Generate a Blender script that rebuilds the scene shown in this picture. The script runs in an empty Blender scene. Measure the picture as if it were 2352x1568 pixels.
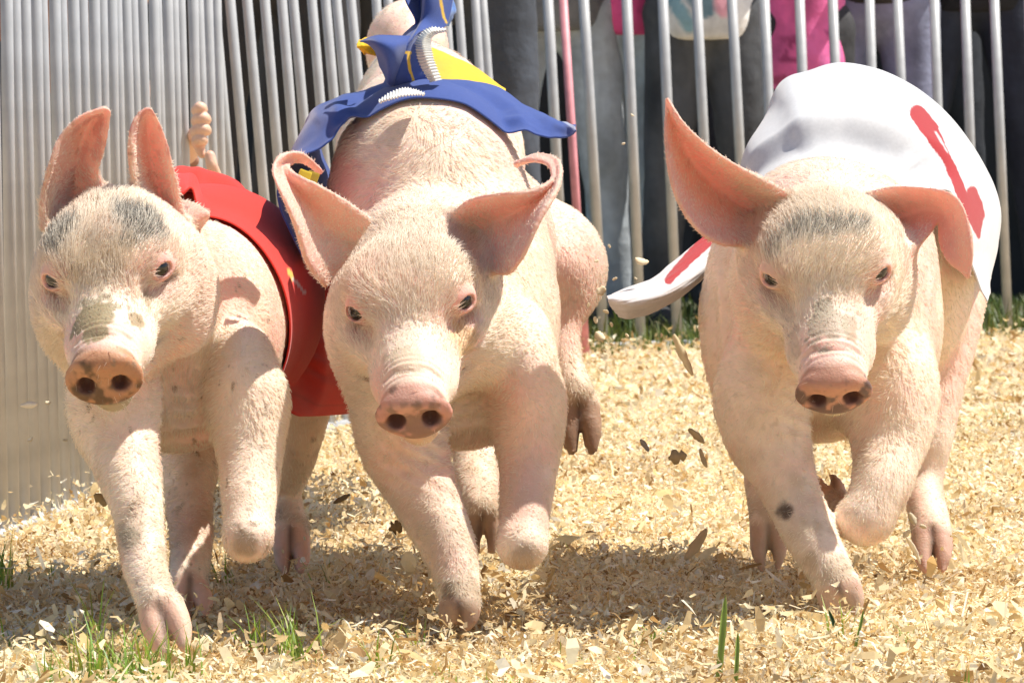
import bpy, math, random
import numpy as np
from mathutils import Vector, Matrix
random.seed(7); rng = np.random.default_rng(7)
sc = bpy.context.scene
COL = sc.collection

# ------------------------------------------------------------------ camera, world, sun, exposure
CAM_H = 0.46; FPX = 11750.0; PITCH = math.atan(415 / FPX)
cam_d = bpy.data.cameras.new('camera'); cam = bpy.data.objects.new('camera', cam_d); COL.objects.link(cam)
cam.location = (0, 0, CAM_H); cam.rotation_euler = (math.pi / 2 - PITCH, 0, 0)
cam_d.sensor_width = 36; cam_d.lens = FPX / 2352 * 36
cam_d.clip_start = 0.1; cam_d.clip_end = 2000
cam_d.dof.use_dof = True; cam_d.dof.focus_distance = 5.05; cam_d.dof.aperture_fstop = 44
sc.camera = cam
SUN = Vector((0.44, 0.05, 0.88)).normalized()
world = bpy.data.worlds.new('World'); sc.world = world; world.use_nodes = True
wn = world.node_tree; wn.nodes.clear()
wo = wn.nodes.new('ShaderNodeOutputWorld'); bg = wn.nodes.new('ShaderNodeBackground'); sky = wn.nodes.new('ShaderNodeTexSky')
sky.sky_type = 'NISHITA'; sky.sun_disc = False
sky.sun_elevation = math.asin(SUN.z); sky.sun_rotation = math.atan2(SUN.x, SUN.y)
bg.inputs[1].default_value = 0.088
wn.links.new(sky.outputs[0], bg.inputs[0]); wn.links.new(bg.outputs[0], wo.inputs[0])
sd = bpy.data.lights.new('sun', 'SUN'); sd.energy = 5.0; sd.angle = math.radians(0.5); sd.color = (1.0, 0.945, 0.85)
sun = bpy.data.objects.new('sun', sd); COL.objects.link(sun); sun.location = (3, 0, 6)
sun.rotation_euler = (-SUN).to_track_quat('-Z', 'Y').to_euler()
sc.view_settings.view_transform = 'Standard'; sc.view_settings.look = 'None'
sc.view_settings.exposure = 0.48; sc.view_settings.gamma = 1.0; sc.view_settings.use_curve_mapping = False
try: sc.cycles_curves.shape = 'RIBBONS'
except Exception: pass

# ------------------------------------------------------------------ helpers
CAMP = np.array([0, 0, CAM_H]); FW = np.array([0, math.cos(PITCH), -math.sin(PITCH)])
UP = np.array([0, math.sin(PITCH), math.cos(PITCH)]); RT = np.array([1.0, 0, 0])
def P(px, py, d):
    """the point at distance d along the line of sight through a photo point (survey helper)"""
    return CAMP + d * (FW + (px - 1176) / FPX * RT + (784 - py) / FPX * UP)
def W(n, d): return n / FPX * d            # photo length -> metres at distance d
def G(px, py):
    t = FW[2] + (784 - py) / FPX * UP[2]
    return P(px, py, -CAM_H / t)
def dist_of(py): return -CAM_H / (FW[2] + (784 - py) / FPX * UP[2])

def hash3(i, j, k):
    n = (i * 374761393 + j * 668265263 + k * 2147483647 + 1013904223) & 0xffffffff
    n = ((n ^ (n >> 13)) * 1274126177) & 0xffffffff
    return ((n ^ (n >> 16)) & 0xffff) / 65535.0
def vnoise(p, s):
    q = np.asarray(p, float) * s + 100.0
    f = np.floor(q); t = q - f; t = t * t * (3 - 2 * t); f = f.astype(np.int64)
    r = 0
    for a in (0, 1):
        for b in (0, 1):
            for c in (0, 1):
                w = (t[..., 0] if a else 1 - t[..., 0]) * (t[..., 1] if b else 1 - t[..., 1]) * (t[..., 2] if c else 1 - t[..., 2])
                r = r + w * hash3(f[..., 0] + a, f[..., 1] + b, f[..., 2] + c)
    return r
def fbm(p, s, o=3):
    r = 0; a = 0.5; tot = 0
    for i in range(o):
        r = r + a * vnoise(np.asarray(p) + i * 3.7, s); tot += a; a *= .5; s *= 2.1
    return r / tot
def near_cloud(q, cloud, r, h=None):
    """1 where a point of q lies within about r of the cloud, falling to 0 (voxel lookup)"""
    h = h or r / 2.5; lo = cloud.min(0) - 3 * r; n = np.ceil((cloud.max(0) + 3 * r - lo) / h).astype(int) + 1
    g = np.zeros(n, bool); i = ((cloud - lo) / h).astype(int); g[i[:, 0], i[:, 1], i[:, 2]] = True
    k = int(round(r / h)); out = g.copy()
    for a in range(-k, k + 1):
        for b in range(-k, k + 1):
            for c in range(-k, k + 1):
                if a * a + b * b + c * c <= k * k + .5: out |= np.roll(g, (a, b, c), (0, 1, 2))
    f = out.astype(np.float32)
    j = ((q - lo) / h).astype(int); ok = ((j >= 0) & (j < n)).all(1); res = np.zeros(len(q)); jj = j[ok]; res[ok] = f[jj[:, 0], jj[:, 1], jj[:, 2]]
    return res
def sstep(a, b, x):
    t = np.clip((x - a) / (b - a), 0, 1); return t * t * (3 - 2 * t)
def mixc(c, d, t):
    return c + (np.asarray(d) - c) * t[:, None]

# ---- materials
def thin_ears(m):
    """let light through where the skin is thin (alpha of the col attribute)"""
    nt = m.node_tree; b = nt.nodes['Principled BSDF']; out = nt.nodes['Material Output']
    at = [n for n in nt.nodes if n.bl_idname == 'ShaderNodeAttribute'][0]
    tr = nt.nodes.new('ShaderNodeBsdfTranslucent'); mx = nt.nodes.new('ShaderNodeMixShader')
    tr.inputs[0].default_value = (.92, .52, .43, 1)
    nt.links.new(at.outputs['Alpha'], mx.inputs[0]); nt.links.new(b.outputs[0], mx.inputs[1]); nt.links.new(tr.outputs[0], mx.inputs[2]); nt.links.new(mx.outputs[0], out.inputs[0])
def new_mat(name):
    m = bpy.data.materials.new(name); m.use_nodes = True
    nt = m.node_tree; b = nt.nodes['Principled BSDF']; return m, nt, b
def N(nt, t, **kw):
    n = nt.nodes.new(t)
    for k, v in kw.items(): setattr(n, k, v)
    return n
def mat(name, color=(.5, .5, .5), rough=.6, metal=0, attr=None, var=.12, vscale=30, bump=.15, bscale=200, bdist=.001, sheen=0, sss=0, spec=.5, trans=0):
    m, nt, b = new_mat(name)
    tc = N(nt, 'ShaderNodeTexCoord')
    nz = N(nt, 'ShaderNodeTexNoise'); nz.inputs['Scale'].default_value = vscale; nz.inputs['Detail'].default_value = 5
    nt.links.new(tc.outputs['Object'], nz.inputs['Vector'])
    mr = N(nt, 'ShaderNodeMapRange'); mr.inputs[1].default_value = .3; mr.inputs[2].default_value = .7
    mr.inputs[3].default_value = 1 - var; mr.inputs[4].default_value = 1 + var
    nt.links.new(nz.outputs[0], mr.inputs[0])
    mul = N(nt, 'ShaderNodeVectorMath', operation='SCALE')
    if attr:
        at = N(nt, 'ShaderNodeAttribute', attribute_name=attr); nt.links.new(at.outputs['Color'], mul.inputs[0])
    else: mul.inputs[0].default_value = color[:3]
    nt.links.new(mr.outputs[0], mul.inputs['Scale']); nt.links.new(mul.outputs[0], b.inputs['Base Color'])
    b.inputs['Roughness'].default_value = rough; b.inputs['Metallic'].default_value = metal
    b.inputs['Specular IOR Level'].default_value = spec
    if sheen: b.inputs['Sheen Weight'].default_value = sheen; b.inputs['Sheen Roughness'].default_value = .5
    if sss:
        b.inputs['Subsurface Weight'].default_value = sss; b.inputs['Subsurface Scale'].default_value = .006
        b.inputs['Subsurface Radius'].default_value = (1, .45, .28)
    if bump:
        n2 = N(nt, 'ShaderNodeTexNoise'); n2.inputs['Scale'].default_value = bscale; n2.inputs['Detail'].default_value = 4
        nt.links.new(tc.outputs['Object'], n2.inputs['Vector'])
        bp = N(nt, 'ShaderNodeBump'); bp.inputs['Strength'].default_value = bump; bp.inputs['Distance'].default_value = bdist
        nt.links.new(n2.outputs[0], bp.inputs['Height']); nt.links.new(bp.outputs[0], b.inputs['Normal'])
    if trans:
        out = nt.nodes['Material Output']; tr = N(nt, 'ShaderNodeBsdfTranslucent'); mx = N(nt, 'ShaderNodeMixShader')
        nt.links.new(mul.outputs[0], tr.inputs[0]); mx.inputs[0].default_value = trans
        nt.links.new(b.outputs[0], mx.inputs[1]); nt.links.new(tr.outputs[0], mx.inputs[2]); nt.links.new(mx.outputs[0], out.inputs[0])
    return m
M = {}
M['skin'] = mat('pig_skin', attr='col', rough=.55, var=.05, vscale=120, bump=.55, bscale=420, bdist=.0012, sss=.5, spec=.38)
thin_ears(M['skin'])
M['fur'] = mat('pig_bristle', attr='col', rough=.45, var=.0, bump=0, spec=.4, trans=.25)
M['eye'] = mat('pig_eye', attr='col', rough=.06, var=.0, bump=0, spec=.8)
M['cloth'] = mat('printed_cotton', attr='col', rough=.85, var=.05, vscale=260, bump=.35, bscale=1500, bdist=.0005, sheen=.25, spec=.2, trans=.12)
M['tag'] = mat('yellow_plastic', (.75, .62, .05), rough=.4, bump=.05)
M['metal'] = mat('galvanised_steel', (.48, .49, .50), rough=.40, metal=.15, var=.14, vscale=18, bump=.12, bscale=90)
M['pinkpole'] = mat('faded_pink_paint', (.72, .30, .34), rough=.5, var=.15)
M['shaving'] = mat('wood_shaving', attr='col', rough=.7, var=.10, vscale=90, bump=.3, bscale=300, bdist=.0006, spec=.25, trans=.28)
M['grass'] = mat('grass_leaf', attr='col', rough=.5, var=.12, vscale=50, bump=.1, trans=.3)
M['canvas'] = mat('backdrop_canvas', (.035, .036, .04), rough=.9, var=.3, vscale=3, bump=.4, bscale=12, bdist=.02)
M['person'] = mat('clothing', attr='col', rough=.85, var=.12, vscale=35, bump=.5, bscale=28, bdist=.008)
M['pskin'] = mat('human_skin', attr='col', rough=.5, var=.06, vscale=60, bump=.2, sss=.1)

def link(o, parent=None, label=None, cat=None, group=None, kind=None):
    COL.objects.link(o)
    if parent is not None:
        o.parent = parent; q_ = parent
        if q_.type == 'EMPTY': o.matrix_parent_inverse = Matrix.Translation(-Vector(q_.location))
    for k, v in (('label', label), ('category', cat), ('group', group), ('kind', kind)):
        if v: o[k] = v
    return o
def mesh_obj(name, v, f, material, cols=None, smooth=True, **kw):
    """v (n,3) array, f (m,k) array of one face size or list of arrays"""
    me = bpy.data.meshes.new(name)
    v = np.asarray(v, np.float32)
    fl = f if isinstance(f, list) else [f]
    fl = [np.asarray(a, np.int32) for a in fl if len(a)]
    loops = np.concatenate([a.ravel() for a in fl]); tot = np.concatenate([np.full(len(a), a.shape[1], np.int32) for a in fl])
    me.vertices.add(len(v)); me.vertices.foreach_set('co', v.ravel())
    me.loops.add(len(loops)); me.loops.foreach_set('vertex_index', loops)
    me.polygons.add(len(tot)); me.polygons.foreach_set('loop_start', np.concatenate([[0], np.cumsum(tot)[:-1]]).astype(np.int32))
    try: me.polygons.foreach_set('loop_total', tot)
    except Exception: pass
    if cols is not None:
        a = me.attributes.new('col', 'FLOAT_COLOR', 'POINT')
        c = np.ones((len(v), 4), np.float32); c[:, :cols.shape[1]] = cols; a.data.foreach_set('color', c.ravel())
    me.update(calc_edges=True); me.validate()
    me.polygons.foreach_set('use_smooth', np.full(len(me.polygons), smooth))
    me.materials.append(material)
    o = bpy.data.objects.new(name, me)
    link(o, **kw); return o
def empty(name, loc, label=None, cat=None, group=None):
    e = bpy.data.objects.new(name, None); e.location = loc; e.empty_display_size = .1
    return link(e, None, label, cat, group)

# ---- Catmull-Rom surfaces
def crm(Pt, n):
    Pt = np.asarray(Pt, float); m = len(Pt)
    E = np.concatenate([[2 * Pt[0] - Pt[1]], Pt, [2 * Pt[-1] - Pt[-2]]])
    t = np.linspace(0, m - 1, n); i = np.minimum(t.astype(int), m - 2); u = (t - i).reshape((-1,) + (1,) * (Pt.ndim - 1))
    a, b, c, d = E[i], E[i + 1], E[i + 2], E[i + 3]
    return .5 * (2 * b + (c - a) * u + (2 * a - 5 * b + 4 * c - d) * u ** 2 + (3 * b - a - 3 * c + d) * u ** 3)
def loft(rows, nu, nv):
    """rows: list of equally long lists of (px,py,d)"""
    C = np.array([[P(*q[:3]) for q in r] for r in rows])
    A = crm(C, nu); return np.swapaxes(crm(np.swapaxes(A, 0, 1), nv), 0, 1)
def grid_faces(nu, nv, off=0):
    i, j = np.meshgrid(np.arange(nu - 1), np.arange(nv - 1), indexing='ij'); a = (i * nv + j).ravel() + off
    return np.stack([a, a + nv, a + nv + 1, a + 1], 1)
def grid_normals(S):
    du = np.gradient(S, axis=0); dv = np.gradient(S, axis=1); n = np.cross(du, dv)
    return n / (np.linalg.norm(n, axis=-1, keepdims=True) + 1e-9)
def resample(P_, n): return crm(P_, n)

# ---- signed-distance modelling on a rectilinear grid
class Field:
    def __init__(s, xs, ys, zs):
        s.ax = [np.asarray(a, np.float32) for a in (xs, ys, zs)]
        s.D = np.full([len(a) for a in s.ax], .2, np.float32)
    def block(s, lo, hi):
        sl = []
        for a, l, h in zip(s.ax, lo, hi):
            i = max(int(np.searchsorted(a, l)) - 1, 0); j = min(int(np.searchsorted(a, h)) + 1, len(a))
            if j <= i: return None, None
            sl.append(slice(i, j))
        g = np.stack(np.meshgrid(*[a[q] for a, q in zip(s.ax, sl)], indexing='ij'), -1)
        return tuple(sl), g
    def comb(s, sl, d, k, op='add'):
        a = s.D[sl]
        if op == 'add':
            h = np.maximum(k - np.abs(a - d), 0) / max(k, 1e-6); s.D[sl] = np.minimum(a, d) - h * h * k * .25
        else:
            d = -d; h = np.maximum(k - np.abs(a - d), 0) / max(k, 1e-6); s.D[sl] = np.maximum(a, d) + h * h * k * .25
    def ell(s, c, r, R=None, k=.02, op='add'):
        c = np.asarray(c, float); r = np.asarray(r, float); m = max(r) + k + .012
        sl, g = s.block(c - m, c + m)
        if sl is None: return
        q = (g - c.astype(np.float32))
        if R is not None: q = q @ np.asarray(R, np.float32)      # columns of R are the local axes
        k0 = np.linalg.norm(q / r.astype(np.float32), axis=-1); k1 = np.linalg.norm(q / (r * r).astype(np.float32), axis=-1)
        s.comb(sl, k0 * (k0 - 1) / np.maximum(k1, 1e-6), k, op)
    def chain(s, pts, k=.02, n=5, op='add'):
        """pts: list of (x,y,z,r)"""
        A = np.asarray(pts, float)
        if len(A) > 2 and n > 1: A = crm(A, (len(A) - 1) * n + 1)
        rm = A[:, 3].max() + k + .012
        sl, g = s.block(A[:, :3].min(0) - rm, A[:, :3].max(0) + rm)
        if sl is None: return
        d = np.full(g.shape[:3], .2, np.float32); ax = [a_[q_] for a_, q_ in zip(s.ax, sl)]
        for a, b in zip(A[:-1], A[1:]):
            ab = (b[:3] - a[:3]).astype(np.float32); L = max(float(ab @ ab), 1e-10); rr = max(a[3], b[3]) + k + .012
            ss = tuple(slice(int(np.searchsorted(x_, min(a[i], b[i]) - rr)), int(np.searchsorted(x_, max(a[i], b[i]) + rr))) for i, x_ in enumerate(ax))
            gx_, gy_, gz_ = ax[0][ss[0]] - np.float32(a[0]), ax[1][ss[1]] - np.float32(a[1]), ax[2][ss[2]] - np.float32(a[2])
            t = np.clip(((gx_ * ab[0])[:, None, None] + (gy_ * ab[1])[None, :, None] + (gz_ * ab[2])[None, None, :]) / L, 0, 1)
            e = np.sqrt((gx_[:, None, None] - t * ab[0]) ** 2 + (gy_[None, :, None] - t * ab[1]) ** 2 + (gz_[None, None, :] - t * ab[2]) ** 2) - (np.float32(a[3]) + np.float32(b[3] - a[3]) * t)
            bk = d[ss]; np.minimum(bk, e, out=bk)
        s.comb(sl, d, k, op)
    def sheet(s, pts, th, k=.008):
        lo = pts.min(0) - .025; hi = pts.max(0) + .025
        sl, g = s.block(lo, hi)
        d = np.full(g.shape[:3], .2, np.float32)
        ax = [a[q] for a, q in zip(s.ax, sl)]
        for p, t in zip(pts, th):
            w = t + .012; ss = []
            for a, c in zip(ax, p):
                i = int(np.searchsorted(a, c - w)); j = int(np.searchsorted(a, c + w)); ss.append(slice(i, j))
            q0 = ax[0][ss[0]] - p[0]; q1 = ax[1][ss[1]] - p[1]; q2 = ax[2][ss[2]] - p[2]
            e = np.sqrt(q0[:, None, None] ** 2 + q1[None, :, None] ** 2 + q2[None, None, :] ** 2) - t
            b = d[tuple(ss)]; np.minimum(b, e, out=b)
        s.comb(sl, d, k)
    def sample(s, p):
        p = np.asarray(p, float); idx = [np.clip(np.interp(p[:, i], s.ax[i], np.arange(len(s.ax[i]))), 0, len(s.ax[i]) - 1.001) for i in range(3)]
        i0 = [a.astype(int) for a in idx]; t = [a - b for a, b in zip(idx, i0)]; r = 0
        for a in (0, 1):
            for b in (0, 1):
                for c in (0, 1):
                    w = (t[0] if a else 1 - t[0]) * (t[1] if b else 1 - t[1]) * (t[2] if c else 1 - t[2])
                    r = r + w * s.D[i0[0] + a, i0[1] + b, i0[2] + c]
        return r
    def grad(s, p, e=.004):
        g = np.stack([s.sample(p + np.eye(3)[i] * e) - s.sample(p - np.eye(3)[i] * e) for i in range(3)], -1)
        return g / (np.linalg.norm(g, axis=-1, keepdims=True) + 1e-9)
    def mesh(s):
        D = s.D; S = D < 0
        nx, ny, nz = D.shape
        def cn(a, b, c): return (slice(a, nx - 1 + a), slice(b, ny - 1 + b), slice(c, nz - 1 + c))
        cnt = np.zeros((nx - 1, ny - 1, nz - 1), np.int8)
        for a in (0, 1):
            for b in (0, 1):
                for c in (0, 1): cnt += S[cn(a, b, c)]
        act = (cnt > 0) & (cnt < 8); I = np.argwhere(act); idm = np.full(act.shape, -1, np.int32); idm[act] = np.arange(len(I))
        acc = np.zeros((len(I), 3)); num = np.zeros(len(I))
        C = [(a, b, c) for a in (0, 1) for b in (0, 1) for c in (0, 1)]
        for u in C:
            for w in C:
                if sum(np.abs(np.subtract(u, w))) == 1 and w > u:
                    du = D[I[:, 0] + u[0], I[:, 1] + u[1], I[:, 2] + u[2]]; dw = D[I[:, 0] + w[0], I[:, 1] + w[1], I[:, 2] + w[2]]
                    m = (du < 0) != (dw < 0); t = np.where(m, du / np.where(m, du - dw, 1), 0)
                    pos = np.array(u) + t[:, None] * (np.array(w) - np.array(u))
                    acc += pos * m[:, None]; num += m
        q = I + acc / num[:, None]
        V = np.stack([np.interp(q[:, i], np.arange(len(s.ax[i])), s.ax[i]) for i in range(3)], -1)
        F = []
        for ax in range(3):
            o = [slice(1, -1)] * 3; o[ax] = slice(0, -1); hi = [slice(1, -1)] * 3; hi[ax] = slice(1, None)
            sa = S[tuple(o)]; sb = S[tuple(hi)]; E = np.argwhere(sa != sb)
            off = np.ones(3, int); off[ax] = 0; inside = sa[tuple(E.T)]; E = E + off
            b, c = [(1, 2), (2, 0), (0, 1)][ax]
            def ID(db, dc):
                e = E.copy(); e[:, b] -= db; e[:, c] -= dc; return idm[tuple(e.T)]
            q4 = np.stack([ID(1, 1), ID(0, 1), ID(0, 0), ID(1, 0)], 1)
            q4[~inside] = q4[~inside][:, ::-1]; F.append(q4)
        F = np.concatenate(F); F = F[(F >= 0).all(1)]
        for it in range(2):          # light smoothing
            A = np.zeros_like(V); n = np.zeros(len(V))
            for a, b in ((0, 1), (1, 2), (2, 3), (3, 0)):
                np.add.at(A, F[:, a], V[F[:, b]]); np.add.at(n, F[:, a], 1)
                np.add.at(A, F[:, b], V[F[:, a]]); np.add.at(n, F[:, b], 1)
            V = V * (.5) + .5 * A / np.maximum(n, 1)[:, None]
        return V, F
def vnormals(V, F):
    n = np.cross(V[F[:, 2]] - V[F[:, 0]], V[F[:, 3]] - V[F[:, 1]]); R = np.zeros_like(V)
    for i in range(4): np.add.at(R, F[:, i], n)
    return R / (np.linalg.norm(R, axis=1, keepdims=True) + 1e-12)
def axis(lo, hi, flo, fhi, fine, coarse):
    a = [np.arange(lo, flo, coarse)] if flo > lo else []
    a.append(np.arange(max(flo, lo), min(fhi, hi), fine))
    if hi > fhi: a.append(np.arange(fhi, hi + coarse, coarse))
    a = np.unique(np.concatenate(a)); keep = np.concatenate([[True], np.diff(a) > fine * .5]); return a[keep]

# ------------------------------------------------------------------ ground
def gheight(x, y):
    p = np.stack([x, y, np.zeros_like(x)], -1)
    near = np.clip(1.4 - (y - 4) / 14, .4, 1)
    return ((fbm(p, 3.0, 3) - .5) * .030 + (fbm(p, 14., 2) - .5) * .016) * near - .019
def spaced(a, b, c, near, grow):
    o = [a]
    s = near
    while o[-1] < b: o.append(o[-1] + s)
    while o[-1] < c: s *= grow; o.append(o[-1] + s)
    return np.array(o)
gy = np.concatenate([-spaced(0, .1, 300, .6, 1.3)[::-1][:-1] + 3.0, spaced(3.0, 9.0, 900, .02, 1.08)])
gxp = spaced(0, 1.6, 500, .025, 1.12); gx = np.concatenate([-gxp[::-1][:-1], gxp])
X, Y = np.meshgrid(gx, gy, indexing='ij'); Z = gheight(X, Y) * np.exp(-np.maximum(np.abs(X) - 3, 0)) * (Y < 40)
gv = np.stack([X, Y, Z], -1).reshape(-1, 3)
m, nt, b = new_mat('shavings_and_soil')
tc = N(nt, 'ShaderNodeTexCoord'); n1 = N(nt, 'ShaderNodeTexNoise'); n1.inputs['Scale'].default_value = 70; n1.inputs['Detail'].default_value = 8
cr = N(nt, 'ShaderNodeValToRGB'); cr.color_ramp.elements[0].position = .3; cr.color_ramp.elements[0].color = (.34, .22, .11, 1)
cr.color_ramp.elements[1].position = .65; cr.color_ramp.elements[1].color = (.74, .57, .36, 1)
n2 = N(nt, 'ShaderNodeTexNoise'); n2.inputs['Scale'].default_value = 6; n2.inputs['Detail'].default_value = 6
cr2 = N(nt, 'ShaderNodeValToRGB'); cr2.color_ramp.elements[0].color = (.05, .07, .025, 1); cr2.color_ramp.elements[1].color = (.16, .14, .09, 1)
at = N(nt, 'ShaderNodeAttribute', attribute_name='col'); mx = N(nt, 'ShaderNodeMix', data_type='RGBA')
for n in (n1, n2): nt.links.new(tc.outputs['Object'], n.inputs['Vector'])
nt.links.new(n1.outputs[0], cr.inputs[0]); nt.links.new(n2.outputs[0], cr2.inputs[0])
nt.links.new(at.outputs['Fac'], mx.inputs[0]); nt.links.new(cr2.outputs[0], mx.inputs[6]); nt.links.new(cr.outputs[0], mx.inputs[7]); nt.links.new(mx.outputs[2], b.inputs['Base Color'])
bp = N(nt, 'ShaderNodeBump'); bp.inputs['Strength'].default_value = .8; bp.inputs['Distance'].default_value = .006
nt.links.new(n1.outputs[0], bp.inputs['Height']); nt.links.new(bp.outputs[0], b.inputs['Normal']); b.inputs['Roughness'].default_value = .9
M['ground'] = m
# fence line C: y as a function of x; beyond it turf and worn soil
def fence_y(x): return 12.7 + (x + .1) * .92
mask = sstep(.35, -.05, gv[:, 1] - fence_y(gv[:, 0]) + (fbm(gv, 2., 2) - .5) * .6)
mask = np.where(np.abs(gv[:, 0]) > 8, 0, mask)
mesh_obj('ground', gv, grid_faces(*X.shape)[:, ::-1], M['ground'], cols=np.repeat(mask[:, None], 3, 1), kind='structure')

# ---- wood shavings lying on the ground
def make_flakes(pos, length, width, curl, rough_ang, cols, nseg=3, tilt=.5):
    n = len(pos)
    yaw = rng.uniform(0, 2 * math.pi, n); pit = rng.normal(0, tilt, n); rol = rng.normal(0, tilt, n)
    t = np.linspace(-.5, .5, nseg)
    curl = np.where(curl < 0, -1, 1) * np.maximum(np.abs(curl), .08)
    ang = t[None] * curl[:, None]; R = length / curl
    lx = np.sin(ang) * R[:, None]; lz = (1 - np.cos(ang)) * R[:, None]
    prof = np.array([.6, 1, .45])
    wj = (width[:, None] * prof[None] * rng.uniform(.65, 1.25, (n, nseg)))
    skew = rng.normal(0, .25, (n, nseg)) * width[:, None]
    v = np.zeros((n, nseg, 2, 3)); v[..., 0] = lx[..., None]
    v[..., 0, 1] = wj / 2 + skew; v[..., 1, 1] = -wj / 2 + skew
    tw = rng.normal(0, .25, n)[:, None] * t[None]
    v[..., 2] = lz[..., None]; v[..., 0, 2] += wj * tw; v[..., 1, 2] -= wj * tw
    v[..., 2] += np.array([0, 0])
    c, s_ = np.cos(rol), np.sin(rol); y0, z0 = v[..., 1].copy(), v[..., 2].copy()
    v[..., 1] = y0 * c[:, None, None] - z0 * s_[:, None, None]; v[..., 2] = y0 * s_[:, None, None] + z0 * c[:, None, None]
    c, s_ = np.cos(pit), np.sin(pit); x0, z0 = v[..., 0].copy(), v[..., 2].copy()
    v[..., 0] = x0 * c[:, None, None] + z0 * s_[:, None, None]; v[..., 2] = -x0 * s_[:, None, None] + z0 * c[:, None, None]
    c, s_ = np.cos(yaw), np.sin(yaw); x0, y0 = v[..., 0].copy(), v[..., 1].copy()
    v[..., 0] = x0 * c[:, None, None] - y0 * s_[:, None, None]; v[..., 1] = x0 * s_[:, None, None] + y0 * c[:, None, None]
    v += pos[:, None, None, :]
    V = v.reshape(-1, 3); base = (np.arange(n) * nseg * 2)[:, None]
    F = np.concatenate([np.stack([base[:, 0] + 2 * k, base[:, 0] + 2 * k + 1, base[:, 0] + 2 * k + 3, base[:, 0] + 2 * k + 2], 1) for k in range(nseg - 1)])
    return V, F, np.repeat(cols, nseg * 2, 0)
def shaving_cols(n, base=None):
    t = rng.random(n); pal = np.array([(.93, .84, .58), (.89, .74, .44), (.78, .57, .27), (.95, .90, .74), (.44, .28, .12), (.91, .79, .51)])
    i = rng.choice(len(pal), n, p=[.27, .21, .16, .15, .08, .13]); return pal[i] * rng.uniform(.85, 1.06, (n, 1))
allV, allF, allC = [], [], []; off = 0
def scatter(n, y0, y1, xm, L, Wd, tilt, lift):
    global off
    k = int(n * 1.0); y = rng.uniform(y0, y1, k); half = (y / FPX * 1176) * 1.25 + xm
    x = rng.uniform(-1, 1, k) * half
    keep = y < fence_y(x) + rng.normal(0, .12, k); x, y = x[keep], y[keep]; k = len(x)
    p = np.stack([x, y, gheight(x, y) + rng.exponential(lift, k)], -1)
    ln = rng.lognormal(math.log(L), .45, k); wd = np.minimum(rng.lognormal(math.log(Wd), .5, k), ln * .9)
    fc_ = shaving_cols(k); dk = sstep(.50, .68, fbm(p * (1, .6, 1), 5.5, 3))[:, None] * rng.uniform(.2, 1, (k, 1)); fc_ = fc_ * (1 - dk * (.30, .39, .48))
    V, F, C = make_flakes(p, ln, wd, rng.normal(0, 1.6, k), 0, fc_, tilt=tilt)
    allV.append(V); allF.append(F + off); allC.append(C); off += len(V)
scatter(95000, 4.2, 6.3, .1, .0085, .0026, .6, .006)
scatter(22000, 4.2, 6.3, .1, .014, .0050, .55, .008)
scatter(1200, 4.2, 6.3, .1, .018, .0070, .5, .009)
scatter(2500, 4.2, 5.4, .1, .015, .0065, .6, .009)
scatter(40000, 4.2, 6.3, .1, .0060, .0022, .7, .007)
scatter(80000, 6.3, 9.5, .15, .0105, .0042, .65, .009)
scatter(40000, 9.5, 15.5, .3, .017, .007, .65, .012)
mesh_obj('wood_shavings', np.concatenate(allV), np.concatenate(allF), M['shaving'], cols=np.concatenate(allC), smooth=False, kind='stuff')

# ---- grass
def blades(roots, h, w, lean, green=(.10, .19, .03)):
    n = len(roots); yaw = rng.uniform(0, 2 * math.pi, n); t = np.array([0, .35, .7, 1.0])
    dirx, diry = np.cos(yaw), np.sin(yaw); V = np.zeros((n, 4, 2, 3))
    bend = rng.normal(lean, lean * .5, n)
    for k, tt in enumerate(t):
        cx = roots[:, 0] + dirx * bend * h * tt ** 2; cy = roots[:, 1] + diry * bend * h * tt ** 2; cz = roots[:, 2] + h * tt * (1 - .2 * np.abs(bend) * tt)
        ww = w * (1 - tt ** 1.5) * .5 + .0001
        sa = yaw + math.pi / 2 + rng.normal(0, .1, n)
        V[:, k, 0] = np.stack([cx + np.cos(sa) * ww, cy + np.sin(sa) * ww, cz], -1); V[:, k, 1] = np.stack([cx - np.cos(sa) * ww, cy - np.sin(sa) * ww, cz], -1)
    b0 = np.arange(n) * 8
    F = np.concatenate([np.stack([b0 + 2 * k, b0 + 2 * k + 1, b0 + 2 * k + 3, b0 + 2 * k + 2], 1) for k in range(3)])
    c = np.array(green) * rng.uniform(.7, 1.5, (n, 1)) * np.stack([rng.uniform(.8, 1.5, n), np.ones(n), rng.uniform(.6, 1.2, n)], -1)
    return V.reshape(-1, 3), F, np.repeat(c, 8, 0)
gV, gF, gC = [], [], []; off = 0
def add_blades(r, h, w, lean, green=(.10, .19, .03)):
    global off
    V, F, C = blades(r, h, w, lean, green); gV.append(V); gF.append(F + off); gC.append(C); off += len(V)
def tuft(px, py, spread, n, h, w=.0028, lean=.5, green=(.20, .32, .05)):
    h *= 1.6; n = int(n * 1.4); c = G(px, py); s = W(spread, c[1]); r = np.stack([c[0] + rng.normal(0, s, n), c[1] + rng.normal(0, s * 1.3, n), np.zeros(n)], -1); r[:, 2] = gheight(r[:, 0], r[:, 1]) - .002
    add_blades(r, rng.uniform(.5, 1.1, n) * h, w * rng.uniform(.6, 1.2, n), lean, green)
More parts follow.
